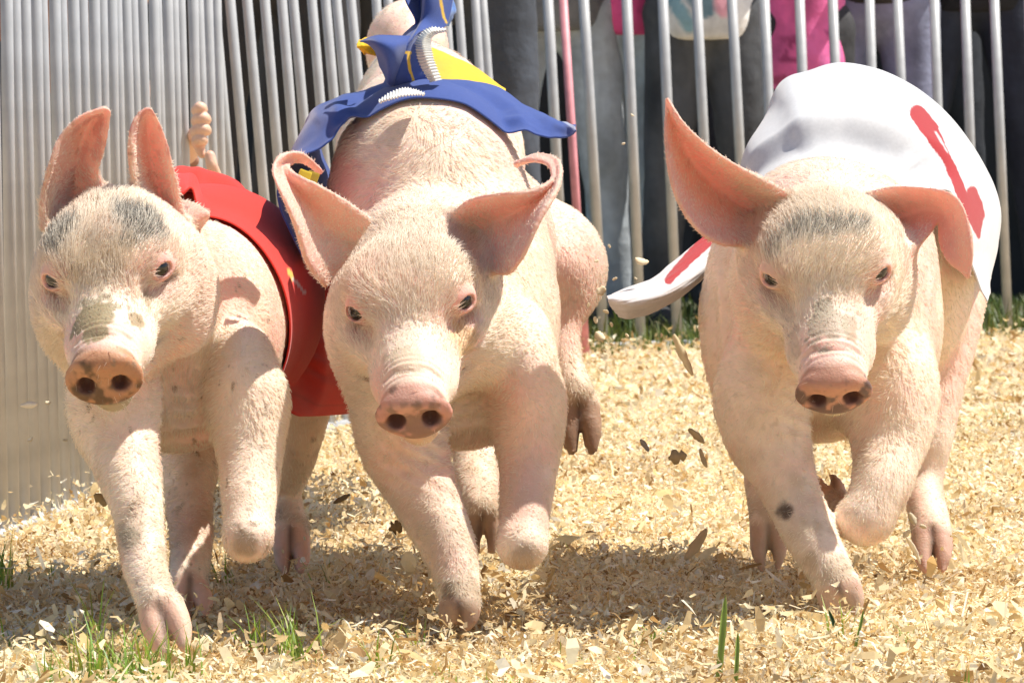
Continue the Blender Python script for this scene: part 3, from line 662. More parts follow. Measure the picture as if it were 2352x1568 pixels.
# ---- left pig (red cape)
pigL = make_pig('racing_pig', 'muddy-snouted pig with two upright ears, running in the red cape beside the barrier bars', dict(
    head=dict(disc=(238, 868), d=4.86, eyeL=(128, 637), eyeR=(362, 617), prior=(-14, 26, 0, .98)),
    balls=[(405, 775, 5.24, .102, .12, .112, .04), (345, 665, 5.16, .082, .08, .088, .04), (480, 690, 5.45, .114, .16, .120, .06), (560, 715, 5.76, .118, .17, .122, .06), (400, 935, 5.18, .078, .07, .050), (482, 745, 5.27, .060, .12, .105, .05),
           (560, 900, 5.12, .040, .06, .075), (260, 900, 5.06, .045, .06, .085)],
    chains=[([(310, 690, 5.14, 175), (390, 760, 5.24, 200), (480, 700, 5.45, 240)], .04),
            ([(265, 930, 5.05, 88), (290, 1060, 5.0, 78), (312, 1150, 4.96, 62), (322, 1225, 4.94, 55), (335, 1310, 4.9, 52), (362, 1385, 4.86, 48)], .03),
            ([(580, 930, 5.1, 80), (575, 1080, 5.07, 72), (572, 1170, 5.04, 62), (570, 1235, 5.02, 55)], .03),
            ([(570, 1235, 5.02, 54), (575, 1225, 5.12, 44), (585, 1190, 5.2, 40), (590, 1175, 5.25, 38)], .01),
            ([(455, 960, 5.45, 90), (435, 1120, 5.36, 58), (440, 1240, 5.3, 52), (432, 1340, 5.24, 44)], .03),
            ([(690, 880, 5.75, 90), (668, 1040, 5.78, 62), (650, 1130, 5.84, 46), (668, 1230, 5.78, 44)], .03)],
    hooves=[((370, 1395, 4.855), (402, 1492, 4.825), 52, (1, 0, .25)), ((590, 1175, 5.25), (600, 1120, 5.31), 36, None),
            ((438, 1350, 5.235), (448, 1412, 5.19), 42, None), ((670, 1240, 5.78), (672, 1312, 5.74), 40, None)],
    ears=[[[(100, 520, 5.0), (98, 450, 4.99), (118, 370, 4.98), (140, 315, 4.985), (182, 270, 4.99), (232, 250, 5.0)],
           [(165, 470, 5.07), (165, 400, 5.05), (178, 335, 5.045), (195, 295, 5.04), (218, 268, 5.03), (243, 252, 5.005)],
           [(240, 440, 5.04), (222, 395, 5.03), (235, 345, 5.02), (244, 305, 5.01), (250, 275, 5.005), (252, 256, 5.0)]],
          [[(318, 450, 5.04), (303, 390, 5.02), (299, 330, 5.01), (304, 290, 5.01), (318, 262, 5.015), (334, 250, 5.02)],
           [(370, 480, 5.09), (348, 400, 5.075), (340, 340, 5.06), (338, 300, 5.05), (338, 270, 5.04), (342, 251, 5.025)],
           [(425, 540, 5.09), (408, 450, 5.06), (392, 380, 5.04), (378, 320, 5.03), (362, 278, 5.025), (348, 253, 5.02)]],
          [[(415, 468, 5.12), (445, 470, 5.11), (468, 482, 5.10)], [(415, 505, 5.10), (450, 500, 5.09), (478, 495, 5.09)], [(418, 540, 5.11), (440, 532, 5.10), (462, 518, 5.10)]]],
    folds=[((330, 990, 5.08), .045, (.35, 0, 1), .015, .0022), ((450, 1010, 5.12), .045, (-.2, 0, 1), .016, .0024), ((440, 640, 5.12), .04, (1, 0, .3), .02, .0015)],
    earpink=.30, thin=.42, discz=.030, cran=.078, disc=(.46, .22, .11), dirt=.95, dirtc=(.13, .075, .04), chin=(.22, .19, .10), earmud=True, speck=.75,
    patches=[(-.042, .045, .064, (.018, .03, .025), (.34, .31, .28), .75, 'fur'), (.034, .042, .070, (.026, .032, .028), (.32, .30, .27), .75, 'fur'),
             (-.006, .155, .044, (.026, .034, .03), (.30, .235, .13), .95, 'mud'), (.036, .145, .030, (.010, .012, .012), (.33, .25, .14), .9, 'mud'), (.0, .1, .06, (.035, .045, .04), (.64, .54, .40), .5, 'mud'),
             (.035, .105, .02, (.008, .010, .010), (.35, .26, .14), .7, 'mud'), (-.04, .12, -.02, (.02, .04, .03), (.50, .38, .25), .5, 'mud')],
    spots=[((562, 1245, 4.99), .014, (.30, .21, .12), .65), ((290, 1230, 4.9), .016, (.28, .24, .16), .8), ((370, 1290, 4.88), .018, (.52, .40, .25), .6), ((340, 1420, 4.84), .014, (.45, .34, .2), .6)],
    hoofc=(.74, .46, .34)))
# ---- middle pig (blue cape)
pigM = make_pig('racing_pig', 'cream pig with curled ears and yellow ear tag, running under the blue cape', dict(
    head=dict(disc=(950, 950), d=4.99, eyeL=(823, 716), eyeR=(1062, 690), prior=(-2, 38, 0, 1.0)),
    balls=[(1030, 790, 5.34, .104, .11, .118, .04), (975, 438, 5.42, .108, .13, .120, .04), (1010, 640, 5.42, .112, .15, .130, .06), (1060, 560, 5.70, .112, .20, .118, .05), (1110, 600, 5.98, .118, .18, .120, .06), (1150, 720, 5.34, .048, .10, .12, .05),
           (1290, 610, 5.92, .050, .11, .072), (1055, 935, 5.26, .074, .07, .048), (1210, 880, 5.2, .036, .07, .09), (900, 900, 5.16, .045, .06, .09)],
    chains=[([(970, 620, 5.25, 180), (1030, 760, 5.32, 195), (1040, 640, 5.5, 235)], .04),
            ([(925, 960, 5.18, 90), (950, 1070, 5.16, 88), (990, 1170, 5.14, 74), (1035, 1270, 5.12, 60), (1052, 1350, 5.10, 50), (1058, 1390, 5.09, 46)], .03),
            ([(1215, 940, 5.2, 74), (1213, 1080, 5.17, 66), (1203, 1190, 5.14, 58), (1200, 1250, 5.12, 53)], .03),
            ([(1200, 1252, 5.12, 51), (1196, 1240, 5.22, 44), (1190, 1190, 5.3, 40)], .01),
            ([(1290, 620, 5.9, 88), (1288, 740, 5.86, 48), (1300, 830, 5.84, 40), (1325, 905, 5.82, 42)], .03),
            ([(1100, 850, 5.8, 110), (1095, 1020, 5.66, 60), (1095, 1110, 5.6, 52), (1108, 1170, 5.56, 42)], .03)],
    hooves=[((1058, 1385, 5.09), (1050, 1436, 5.08), 44, None), ((1190, 1190, 5.3), (1190, 1140, 5.35), 36, None),
            ((1330, 930, 5.82), (1336, 1036, 5.80), 48, None), ((1108, 1180, 5.56), (1112, 1268, 5.55), 38, (1, 0, -.2))],
    ears=[[[(745, 655, 5.11), (706, 600, 5.06), (680, 520, 5.03), (652, 455, 5.02), (628, 395, 5.04), (645, 360, 5.08), (690, 352, 5.13), (738, 392, 5.17)],
           [(800, 570, 5.15), (745, 530, 5.12), (712, 475, 5.10), (672, 430, 5.08), (643, 395, 5.09), (652, 368, 5.12), (692, 362, 5.15), (737, 395, 5.18)],
           [(845, 505, 5.13), (785, 462, 5.09), (735, 432, 5.06), (690, 410, 5.06), (664, 390, 5.09), (668, 376, 5.13), (698, 374, 5.17), (735, 398, 5.19)]],
          [[(1035, 500, 5.195), (1080, 462, 5.135), (1150, 448, 5.095), (1215, 442, 5.085), (1266, 415, 5.105), (1262, 380, 5.155), (1225, 368, 5.185), (1185, 376, 5.205)],
           [(1080, 560, 5.215), (1110, 530, 5.195), (1160, 505, 5.165), (1220, 470, 5.135), (1275, 418, 5.135), (1272, 372, 5.175), (1228, 361, 5.205), (1186, 378, 5.225)],
           [(1115, 615, 5.165), (1162, 628, 5.095), (1198, 592, 5.055), (1240, 500, 5.055), (1282, 425, 5.085), (1280, 368, 5.165), (1230, 356, 5.205), (1187, 380, 5.235)]]],
    folds=[((965, 1040, 5.15), .04, (.6, 0, 1), .014, .0024), ((1120, 640, 5.22), .035, (1, 0, .2), .018, .0018), ((1080, 980, 5.22), .04, (-.2, 0, 1), .016, .002)],
    discz=.0255, disc=(.58, .28, .215), dirt=.8, dirtc=(.24, .15, .11), chin=(.66, .46, .32),
    patches=[(.0, .165, .04, (.026, .022, .02), (.52, .44, .28), .5, 'mud'), (.050, .095, .010, (.016, .02, .014), (.66, .48, .20), .6, 'mud')],
    spots=[((1030, 1358, 5.05), .0115, (.05, .035, .03), .95), ((1202, 1285, 5.08), .017, (.26, .17, .10), .6), ((760, 400, 5.3), .035, (.80, .36, .30), .7),
           ((1330, 1000, 5.78), .020, (.32, .22, .13), .8), ((1110, 1240, 5.52), .018, (.25, .15, .11), .6)],
    hoofc=(.33, .20, .13)))
# ---- right pig (white cape)
pigR = make_pig('racing_pig', 'cream pig with one ear raised and one folded down, running in the white cape', dict(
    head=dict(disc=(1916, 900), d=5.08, eyeL=(1778, 635), eyeR=(2015, 622), prior=(-3, 42, 0, 1.0)),
    balls=[(1885, 765, 5.45, .120, .12, .125, .04), (1900, 590, 5.56, .110, .14, .118, .06), (1945, 520, 5.76, .118, .17, .122, .08), (1975, 440, 6.0, .122, .17, .122, .08), (1880, 890, 5.38, .086, .07, .042), (1895, 532, 5.42, .100, .10, .084, .04), (2060, 700, 5.42, .045, .10, .11, .05), (1705, 730, 5.42, .042, .09, .11, .05),
           (2050, 900, 5.34, .042, .07, .090), (1745, 900, 5.30, .045, .06, .09), (2130, 640, 5.85, .055, .13, .11), (1780, 700, 5.85, .050, .13, .11)],
    chains=[([(1890, 630, 5.33, 180), (1895, 760, 5.42, 200), (1920, 600, 5.6, 230)], .04),
            ([(1745, 920, 5.3, 95), (1790, 1060, 5.27, 80), (1830, 1160, 5.25, 66), (1858, 1225, 5.23, 60), (1900, 1300, 5.21, 54), (1920, 1345, 5.2, 50)], .03),
            ([(2040, 900, 5.33, 105), (2040, 1020, 5.3, 84), (2022, 1120, 5.27, 68), (1990, 1185, 5.26, 60)], .03),
            ([(1990, 1188, 5.26, 58), (1955, 1190, 5.32, 48), (1928, 1165, 5.38, 38), (1915, 1145, 5.41, 32)], .012),
            ([(2150, 680, 5.95, 120), (2152, 860, 5.88, 72), (2135, 1000, 5.85, 56), (2120, 1110, 5.84, 46), (2138, 1210, 5.79, 46)], .03),
            ([(1790, 760, 5.95, 115), (1765, 960, 5.8, 70), (1755, 1100, 5.72, 48), (1762, 1190, 5.68, 42)], .03)],
    hooves=[((1925, 1345, 5.2), (1945, 1412, 5.19), 50, (1, 0, .35)), ((1915, 1145, 5.41), (1897, 1095, 5.42), 34, None),
            ((2140, 1225, 5.78), (2145, 1308, 5.75), 44, None), ((1764, 1200, 5.67), (1768, 1305, 5.66), 42, None)],
    ears=[[[(1815, 450, 5.21), (1760, 420, 5.18), (1690, 382, 5.15), (1625, 338, 5.13), (1570, 285, 5.12), (1533, 228, 5.13)],
           [(1760, 500, 5.28), (1700, 470, 5.27), (1640, 430, 5.25), (1590, 375, 5.22), (1555, 305, 5.17), (1533, 230, 5.135)],
           [(1735, 560, 5.24), (1665, 560, 5.18), (1600, 525, 5.15), (1550, 440, 5.13), (1530, 330, 5.13), (1531, 233, 5.14)]],
          [[(1985, 450, 5.290), (2050, 432, 5.260), (2130, 434, 5.240), (2192, 452, 5.220), (2222, 510, 5.210), (2232, 575, 5.200), (2226, 636, 5.200)],
           [(2020, 515, 5.320), (2080, 500, 5.300), (2135, 482, 5.280), (2178, 490, 5.260), (2197, 530, 5.240), (2210, 585, 5.220), (2222, 634, 5.210)],
           [(2055, 595, 5.270), (2092, 580, 5.230), (2128, 540, 5.240), (2155, 510, 5.260), (2162, 560, 5.250), (2180, 600, 5.230), (2218, 632, 5.215)]]],
    folds=[((1690, 720, 5.36), .05, (1, 0, .1), .017, .0032), ((2100, 700, 5.36), .04, (1, 0, -.1), .018, .0022), ((1830, 930, 5.28), .035, (.5, 0, 1), .015, .002)],
    disc=(.52, .26, .18), dirt=.92, dirtc=(.14, .09, .08), chin=(.45, .35, .22),
    patches=[(.0, .046, .078, (.056, .014, .016), (.36, .35, .30), .60, 'fur'), (-.046, .055, .058, (.014, .018, .022), (.36, .35, .30), .55, 'fur'), (-.01, -.06, .075, (.045, .03, .02), (.55, .52, .42), .5, 'fur'),
             (-.004, .150, .045, (.026, .028, .020), (.38, .32, .23), .8, 'mud'), (.022, .150, .040, (.010, .022, .012), (.30, .25, .15), .7, 'mud'), (-.034, .14, .012, (.012, .03, .02), (.46, .36, .27), .6, 'mud')],
    spots=[((1803, 1178, 5.19), .0115, (.08, .055, .045), .95), ((1860, 1290, 5.17), .012, (.45, .33, .2), .6), ((1900, 1130, 5.37), .022, (.22, .12, .08), .8), ((1650, 560, 5.15), .02, (.72, .40, .32), .4)],
    hoofc=(.52, .30, .22)))
# ---- pig behind
pigB = make_pig('racing_pig', 'greyish pig leaping along behind the others, mostly hidden by the blue cape', dict(
    fine=.0045,
    head=dict(disc=(985, 560), d=6.40, eyeL=(905, 420), eyeR=(1065, 420), prior=(0, 30, 0, 1.0)),
    balls=[(985, 375, 6.95, .135, .16, .135, .04), (950, 250, 7.2, .080, .20, .11, .05), (935, 112, 7.5, .066, .12, .078, .05), (1000, 430, 6.75, .115, .13, .12)],
    chains=[([(990, 420, 6.58, 150), (1000, 380, 6.8, 190), (985, 300, 7.1, 180)], .04),
            ([(940, 420, 6.8, 80), (935, 700, 6.75, 50), (940, 900, 6.72, 34), (945, 1020, 6.68, 30)], .03),
            ([(1060, 420, 6.8, 80), (1040, 700, 6.8, 50), (1000, 860, 6.9, 34), (985, 940, 6.95, 28)], .03),
            ([(930, 330, 7.3, 80), (910, 640, 7.5, 56), (930, 850, 7.55, 34), (930, 960, 7.45, 30)], .03),
            ([(1020, 360, 7.3, 80), (1080, 640, 7.5, 56), (1080, 820, 7.55, 34), (1085, 930, 7.5, 30)], .03)],
    hooves=[((945, 1025, 6.68), (950, 1080, 6.66), 30, None), ((985, 945, 6.95), (980, 990, 6.97), 28, None), ((930, 965, 7.45), (935, 1010, 7.43), 28, None), ((1085, 935, 7.5), (1090, 985, 7.48), 28, None)],
    ears=[[[(900, 350, 6.66), (860, 320, 6.64), (830, 300, 6.66)], [(920, 320, 6.68), (880, 295, 6.68), (840, 290, 6.68)]],
          [[(1060, 350, 6.66), (1100, 320, 6.64), (1130, 300, 6.66)], [(1040, 320, 6.68), (1080, 295, 6.68), (1120, 290, 6.68)]]]))

# ---- capes (children of the pig that wears them)
def n2d(pr, s): return fbm(np.stack([pr[:, 0], pr[:, 1], pr[:, 0] * 0], -1), s, 2)
def seg_d(pr, a, b):
    a = np.array(a, float); b = np.array(b, float); ab = b - a; t = np.clip(((pr - a) @ ab) / (ab @ ab), 0, 1); return np.linalg.norm(pr - a - t[:, None] * ab, axis=1), t
def red_fn(c, pr, u, v, q):
    c = mixc(c, (.80, .62, .12), (seg_d(pr, (662, 625), (672, 640))[0] < 5) * .9); c = mixc(c, (.75, .70, .66), (seg_d(pr, (672, 640), (698, 672))[0] < 3.2) * .9)
    return mixc(c, (.50, .03, .02), np.exp(-((v - .965) / .004) ** 2) * .5)
capeR, S_red = cloth('cape', [
    [(300, 520, 5.30), (345, 425, 5.26), (405, 418, 5.24), (470, 440, 5.25), (530, 500, 5.26), (580, 590, 5.27), (612, 690, 5.28), (638, 800, 5.29), (648, 880, 5.29), (646, 953, 5.29)],
    [(300, 540, 5.45), (345, 420, 5.42), (410, 390, 5.42), (480, 400, 5.42), (560, 460, 5.42), (622, 560, 5.43), (665, 680, 5.44), (695, 800, 5.44), (705, 880, 5.44), (706, 956, 5.44)],
    [(320, 560, 5.65), (370, 430, 5.65), (430, 388, 5.65), (510, 402, 5.65), (600, 462, 5.65), (670, 560, 5.64), (722, 680, 5.62), (762, 800, 5.60), (778, 880, 5.60), (782, 952, 5.60)],
    [(350, 580, 5.85), (400, 450, 5.85), (460, 410, 5.85), (540, 420, 5.85), (625, 480, 5.84), (700, 580, 5.82), (760, 700, 5.80), (800, 810, 5.76), (815, 880, 5.74), (820, 948, 5.74)]],
    110, 170, [pigL['field']], pigL['root'], (.74, .045, .030), red_fn, wr=.0028, wscale=(3, 14), hug=1.3, hugr=.03, gap=.0045, label='red cape')

def white_fn(c, pr, u, v, q):
    w = (n2d(pr, .06) - .5) * 10 + (n2d(pr, .25) - .5) * 5
    m = np.zeros(len(pr))
    for a, b, r0, r1 in (((2107, 262), (2135, 300), 19, 20), ((2135, 300), (2172, 362), 19, 11), ((2172, 362), (2205, 440), 11, 12), ((2205, 440), (2232, 490), 12, 13),
                         ((2232, 440), (2238, 490), 12, 24), ((2238, 490), (2246, 545), 23, 3)):
        d, t = seg_d(pr, a, b); m = np.maximum(m, sstep(1.2, -1.2, d - (r0 + (r1 - r0) * t) + w * .5))
    d, t = seg_d(pr, (2148, 305), (2176, 352)); m *= 1 - sstep(1.5, -1.5, d - 3.2 * (1 - np.abs(t - .4)) + w * .25) * .8
    c = mixc(c, (.40, .008, .014), m * .97)
    return mixc(c, (.60, .60, .62), np.exp(-((u - .03) / .003) ** 2) * .35 + np.exp(-((u - .97) / .004) ** 2) * .3)
capeW, S_white = cloth('cape', [
    [(1628, 590, 5.56), (1648, 520, 5.53), (1700, 425, 5.50), (1775, 362, 5.47), (1850, 340, 5.46), (1950, 338, 5.46), (2050, 350, 5.46), (2130, 385, 5.47), (2188, 450, 5.48), (2220, 545, 5.48), (2240, 625, 5.49), (2268, 692, 5.50)],
    [(1640, 580, 5.62), (1664, 505, 5.60), (1716, 385, 5.57), (1785, 305, 5.55), (1855, 275, 5.54), (1960, 272, 5.54), (2070, 290, 5.54), (2155, 335, 5.55), (2220, 415, 5.56), (2258, 520, 5.56), (2266, 600, 5.56), (2274, 672, 5.56)],
    [(1660, 570, 5.74), (1684, 480, 5.72), (1732, 320, 5.70), (1795, 232, 5.68), (1860, 203, 5.67), (1970, 198, 5.67), (2080, 222, 5.67), (2175, 292, 5.68), (2245, 390, 5.68), (2282, 490, 5.68), (2284, 580, 5.68), (2272, 660, 5.68)],
    [(1690, 570, 5.92), (1708, 470, 5.90), (1745, 285, 5.88), (1805, 188, 5.86), (1875, 160, 5.85), (1975, 157, 5.85), (2085, 188, 5.85), (2180, 268, 5.86), (2255, 375, 5.86), (2292, 470, 5.86), (2288, 560, 5.86), (2268, 640, 5.86)],
    [(1720, 600, 6.10), (1730, 480, 6.08), (1765, 300, 6.06), (1820, 200, 6.04), (1885, 172, 6.03), (1975, 170, 6.03), (2080, 200, 6.03), (2170, 285, 6.04), (2240, 400, 6.04), (2270, 500, 6.04), (2266, 590, 6.04), (2250, 660, 6.04)]],
    210, 330, [pigR['field']], pigR['root'], (.68, .68, .69), white_fn, wr=.0016, wscale=(4, 9), hug=.28, hugr=.045, folds=1, label='white cape with a red brush mark')
def flap_fn(c, pr, u, v, q):
    d, t = seg_d(pr, (1535, 645), (1628, 545)); w = (n2d(pr, .08) - .5) * 9
    return mixc(c, (.38, .010, .016), sstep(1, -1, d - (9 + 7 * t) + w * .5) * .95)
flapW, S_flap = cloth('cape_tail', [
    [(1650, 520, 5.56), (1615, 545, 5.53), (1560, 590, 5.48), (1500, 640, 5.44), (1430, 666, 5.42), (1394, 682, 5.42)],
    [(1658, 560, 5.56), (1622, 585, 5.50), (1570, 622, 5.44), (1510, 658, 5.39), (1435, 680, 5.37), (1396, 686, 5.37)],
    [(1665, 590, 5.57), (1632, 612, 5.50), (1580, 650, 5.43), (1520, 682, 5.38), (1450, 700, 5.36), (1402, 702, 5.38)],
    [(1662, 600, 5.60), (1626, 628, 5.55), (1570, 676, 5.47), (1500, 716, 5.42), (1450, 732, 5.40), (1424, 728, 5.41)]],
    90, 130, [], pigR['root'], (.64, .63, .64), flap_fn, wr=.0008, label='white cape corner flapping loose with a red stripe')

NAVY = (.045, .085, .30); YEL = (.90, .56, .02)
def navy_fn(c, pr, u, v, q):
    return mixc(c, (.55, .57, .62), (np.exp(-((v - .965) / .012) ** 2)) * .0 + (seg_d(pr, (1275, 268), (1322, 296))[0] < 3) * .6)
def yl(c, pr, u, v, q): return mixc(c, (.75, .44, .02), np.exp(-((u - .06) / .01) ** 2) * .5)
def strip_fn(c, pr, u, v, q):
    w = (n2d(pr, .15) - .5) * 3
    m = np.maximum(sstep(1.5, -.5, seg_d(pr, (936, 122), (940, 160))[0] - 2.6 + w), sstep(1.5, -.5, seg_d(pr, (940, 160), (954, 200))[0] - 2.2 + w))
    m = np.maximum(m, sstep(1.5, -.5, seg_d(pr, (925, 120), (940, 122))[0] - 3 + w)); m = np.maximum(m, sstep(1.5, -.5, seg_d(pr, (1010, 0), (1018, 40))[0] - 2.4 + w)); m = np.maximum(m, sstep(1.5, -.5, seg_d(pr, (1018, 40), (1030, 62))[0] - 1.8 + w))
    return mixc(c, YEL, m * .9)
capeB, S_b1 = cloth('cape', [      # band over the shoulders, front hem first
    [(700, 600, 5.35), (648, 470, 5.33), (660, 385, 5.33), (745, 330, 5.33), (790, 282, 5.34), (855, 240, 5.34), (930, 214, 5.34), (1010, 208, 5.34), (1085, 222, 5.35), (1150, 262, 5.36), (1230, 306, 5.38), (1290, 312, 5.38), (1322, 298, 5.36)],
    [(720, 580, 5.45), (680, 470, 5.43), (668, 360, 5.40), (720, 285, 5.40), (765, 240, 5.41), (840, 212, 5.42), (920, 192, 5.42), (1010, 192, 5.42), (1090, 205, 5.42), (1155, 232, 5.42), (1225, 268, 5.43), (1282, 285, 5.42), (1321, 295, 5.39)],
    [(745, 560, 5.60), (720, 440, 5.58), (690, 335, 5.56), (716, 262, 5.55), (780, 222, 5.55), (850, 205, 5.55), (930, 183, 5.54), (1010, 182, 5.54), (1090, 192, 5.54), (1160, 215, 5.54), (1220, 245, 5.54), (1275, 270, 5.50), (1320, 292, 5.44)],
    [(790, 540, 5.80), (760, 420, 5.78), (740, 330, 5.76), (750, 262, 5.74), (800, 232, 5.74), (870, 215, 5.74), (940, 200, 5.74), (1010, 196, 5.74), (1090, 205, 5.74), (1150, 226, 5.74), (1210, 256, 5.72), (1265, 280, 5.64), (1312, 296, 5.52)]],
    90, 220, [pigM['field']], pigM['root'], NAVY, navy_fn, hug=.5, hugr=.02, wr=.0030, wscale=(3, 11), label='blue cape')
flapB, S_b2 = cloth('cape_flap', [   # piece blown upright
    [(925, -60, 5.47), (931, 0, 5.47), (953, 52, 5.46), (926, 82, 5.45), (905, 115, 5.44), (890, 170, 5.44), (868, 218, 5.44)],
    [(968, -60, 5.52), (968, 0, 5.51), (966, 50, 5.47), (944, 84, 5.40), (912, 118, 5.38), (904, 165, 5.38), (898, 214, 5.40)],
    [(985, -60, 5.43), (978, 0, 5.43), (972, 50, 5.43), (950, 84, 5.38), (932, 120, 5.37), (938, 165, 5.38), (944, 205, 5.40)],
    [(1048, -60, 5.47), (1040, 0, 5.47), (1022, 62, 5.45), (968, 72, 5.41), (958, 112, 5.40), (970, 160, 5.40), (990, 192, 5.42)]],
    110, 170, [], pigM['root'], NAVY, strip_fn, wr=.0008, wscale=(3, 3), label='blue cape part blown upright')
lobe, S_b3 = cloth('cape_lapel', [
    [(965, 84, 5.41), (915, 84, 5.38), (862, 84, 5.37), (826, 96, 5.39)],
    [(940, 110, 5.38), (905, 105, 5.34), (868, 100, 5.34), (846, 102, 5.37)],
    [(925, 150, 5.38), (900, 150, 5.35), (885, 140, 5.35), (862, 118, 5.38)],
    [(915, 200, 5.40), (893, 195, 5.38), (885, 178, 5.39), (872, 152, 5.41)]], 60, 60, [], pigM['root'], NAVY, None, wr=.0004, wscale=(2, 2), label='folded blue lapel')
lob2, S_b4 = cloth('cape_lining', [
    [(826, 92, 5.42), (845, 88, 5.42), (870, 86, 5.43)], [(820, 108, 5.40), (842, 106, 5.40), (866, 108, 5.41)], [(838, 124, 5.41), (852, 126, 5.41), (872, 128, 5.42)]], 30, 30, [], pigM['root'], YEL, None, label='yellow lining corner of the blue cape')
ylw, S_b5 = cloth('cape_lining', [
    [(975, 185, 5.62), (1040, 188, 5.58), (1105, 206, 5.56), (1162, 222, 5.56)],
    [(985, 150, 5.72), (1045, 150, 5.68), (1105, 178, 5.64), (1160, 208, 5.60)],
    [(990, 110, 5.80), (1035, 128, 5.78), (1095, 160, 5.74), (1158, 205, 5.66)]], 60, 100, [pigM['field']], pigM['root'], YEL, yl, wr=.001, wscale=(3, 3), label='bright yellow lining of the blue cape')
ela, S_b6 = cloth('elastic_band', [
    [(1024, 65, 5.41), (984, 64, 5.40), (957, 87, 5.385), (955, 118, 5.375), (966, 155, 5.37), (986, 190, 5.375)],
    [(1024, 69, 5.405), (990, 72, 5.38), (972, 92, 5.365), (973, 118, 5.355), (984, 150, 5.355), (1001, 186, 5.36)],
    [(1025, 74, 5.41), (1000, 80, 5.39), (991, 95, 5.38), (993, 118, 5.37), (1002, 148, 5.37), (1015, 183, 5.375)]], 20, 320, [], pigM['root'], (.78, .77, .73), None, wr=.0004, ribs=26, label='white ribbed elastic')
ela2, S_b7 = cloth('elastic_band', [
    [(870, 234, 5.31), (895, 226, 5.30), (922, 219, 5.30), (950, 216, 5.305), (975, 215, 5.31)],
    [(872, 228, 5.33), (897, 212, 5.33), (924, 202, 5.33), (950, 203, 5.33), (974, 212, 5.33)]], 14, 160, [pigM['field']], pigM['root'], (.78, .77, .73), None, wr=.0004, ribs=16, label='white elastic on the neckline')
backc, S_b8 = cloth('bib', [
    [(950, -60, 7.10), (970, 0, 7.10), (990, 30, 7.12), (1000, 60, 7.16)],
    [(1030, -60, 7.2), (1040, 0, 7.2), (1046, 30, 7.2), (1030, 60, 7.2)]], 30, 40, [pigB['field']], pigB['root'], (.10, .22, .55), None, label='light blue bib')

add_fur(pigL, 62000, [S_red], 1)
add_fur(pigM, 70000, [S_b1], 2)
add_fur(pigR, 62000, [S_white], 3)
add_fur(pigB, 9000, [], 4, furcol=(.6, .54, .46))

# yellow ear tag on the middle pig
def box(c, R, sx, sy, sz, be=.12):
    v = []
    for z in (-1, -(1 - be * 2), (1 - be * 2), 1):
        k = 1 - be if abs(z) == 1 else 1
        for a, b in ((-1, -.8), (-.8, -1), (.8, -1), (1, -.8), (1, .8), (.8, 1), (-.8, 1), (-1, .8)): v.append((a * sx * k, b * sy * k, z * sz))
    v = np.array(v) @ np.asarray(R).T + c
    f = [[i * 8 + j, i * 8 + (j + 1) % 8, i * 8 + 8 + (j + 1) % 8, i * 8 + 8 + j] for i in range(3) for j in range(8)]
    return v, [np.array(f), np.array([[7, 6, 5, 4, 3, 2, 1, 0], [24, 25, 26, 27, 28, 29, 30, 31]])]
tv, tf = box(P(699, 405, 5.115), roty(.35) @ rotz(.2), .0062, .003, .0060)
mesh_obj('ear_tag', tv, tf, M['tag'], smooth=False, parent=pigM['body'], label='yellow ear tag')
tv, tf = box(P(716, 412, 5.13), roty(.35) @ rotz(.5), .006, .0022, .008)
mesh_obj('ear_tag', tv, tf, mat('tag_back', (.45, .34, .04), rough=.5), smooth=False, parent=pigM['body'])

# ------------------------------------------------------------------ barriers
def tube(a, b, r, seg=14, r2=None):
    a = np.array(a, float); b = np.array(b, float); ax = b - a; ax /= np.linalg.norm(ax); t = np.cross(ax, (0, 1, 0.1)); t /= np.linalg.norm(t); u = np.cross(ax, t)
    th = np.linspace(0, 2 * math.pi, seg, endpoint=False); ring = np.cos(th)[:, None] * t + np.sin(th)[:, None] * u
    v = np.concatenate([a + ring * r, b + ring * (r2 or r)]); i = np.arange(seg); j = (i + 1) % seg
    return v, [np.stack([i, j, j + seg, i + seg], 1)[:, ::-1], np.array([list(i), list((i + seg)[::-1])])]
def barrier(label, a, b, lean, n, r, height, top=True, mt='metal', zb=-.01):
    a = np.array([*a, 0.]); b = np.array([*b, 0.]); root = empty('crowd_barrier', tuple(a), label, 'barrier')
    dv = (b - a) / (n - 1) if n > 1 else (b - a)
    lv = np.array([-math.tan(math.radians(lean)), 0, 1.0]) * height
    v, f = tube((0, 0, zb), lv, r); me0 = None
    for i in range(n):
        p = a + dv * i
        if me0 is None:
            o = mesh_obj('bar', v, f, M[mt], parent=root); me0 = o.data; o.location = p
        else:
            o = bpy.data.objects.new('bar', me0); o.location = p; link(o, parent=root)
        o.rotation_euler = (rng.normal(0, .004), rng.normal(0, .005), 0)
    if top:
        v, f = tube(a + lv, b + lv, .018); mesh_obj('top_rail', v, f, M[mt], parent=root)
        v, f = tube(a + (0, 0, -.012), b + (0, 0, -.012), .010); mesh_obj('bottom_rail', v, f, M[mt], parent=root)
    return root
bargrp = None
barrier('steel crowd barrier at the near corner, seen edge on with its bars overlapping', (-.655, 6.28), (-.560, 7.45), 1.0, 16, .0080, 1.05)
barrier('steel crowd barrier gripped by a hand, with tightly overlapping bars', (-.550, 7.52), (-.468, 8.42), 1.5, 13, .0080, 1.05)
barrier('leaning steel crowd barrier in front of the dark crowd, behind the red cape', (-.462, 8.52), (-.225, 9.42), 5, 11, .0088, 1.06)
barrier('steel crowd barrier behind the blue cape, angled towards the back', (-.200, 9.50), (.00, 10.35), 4, 9, .0088, 1.05)
barrier('steel crowd barrier in front of the jeans and pink shirt legs', (-.055, 12.75), (.62, 13.35), 3, 8, .0134, 1.08)
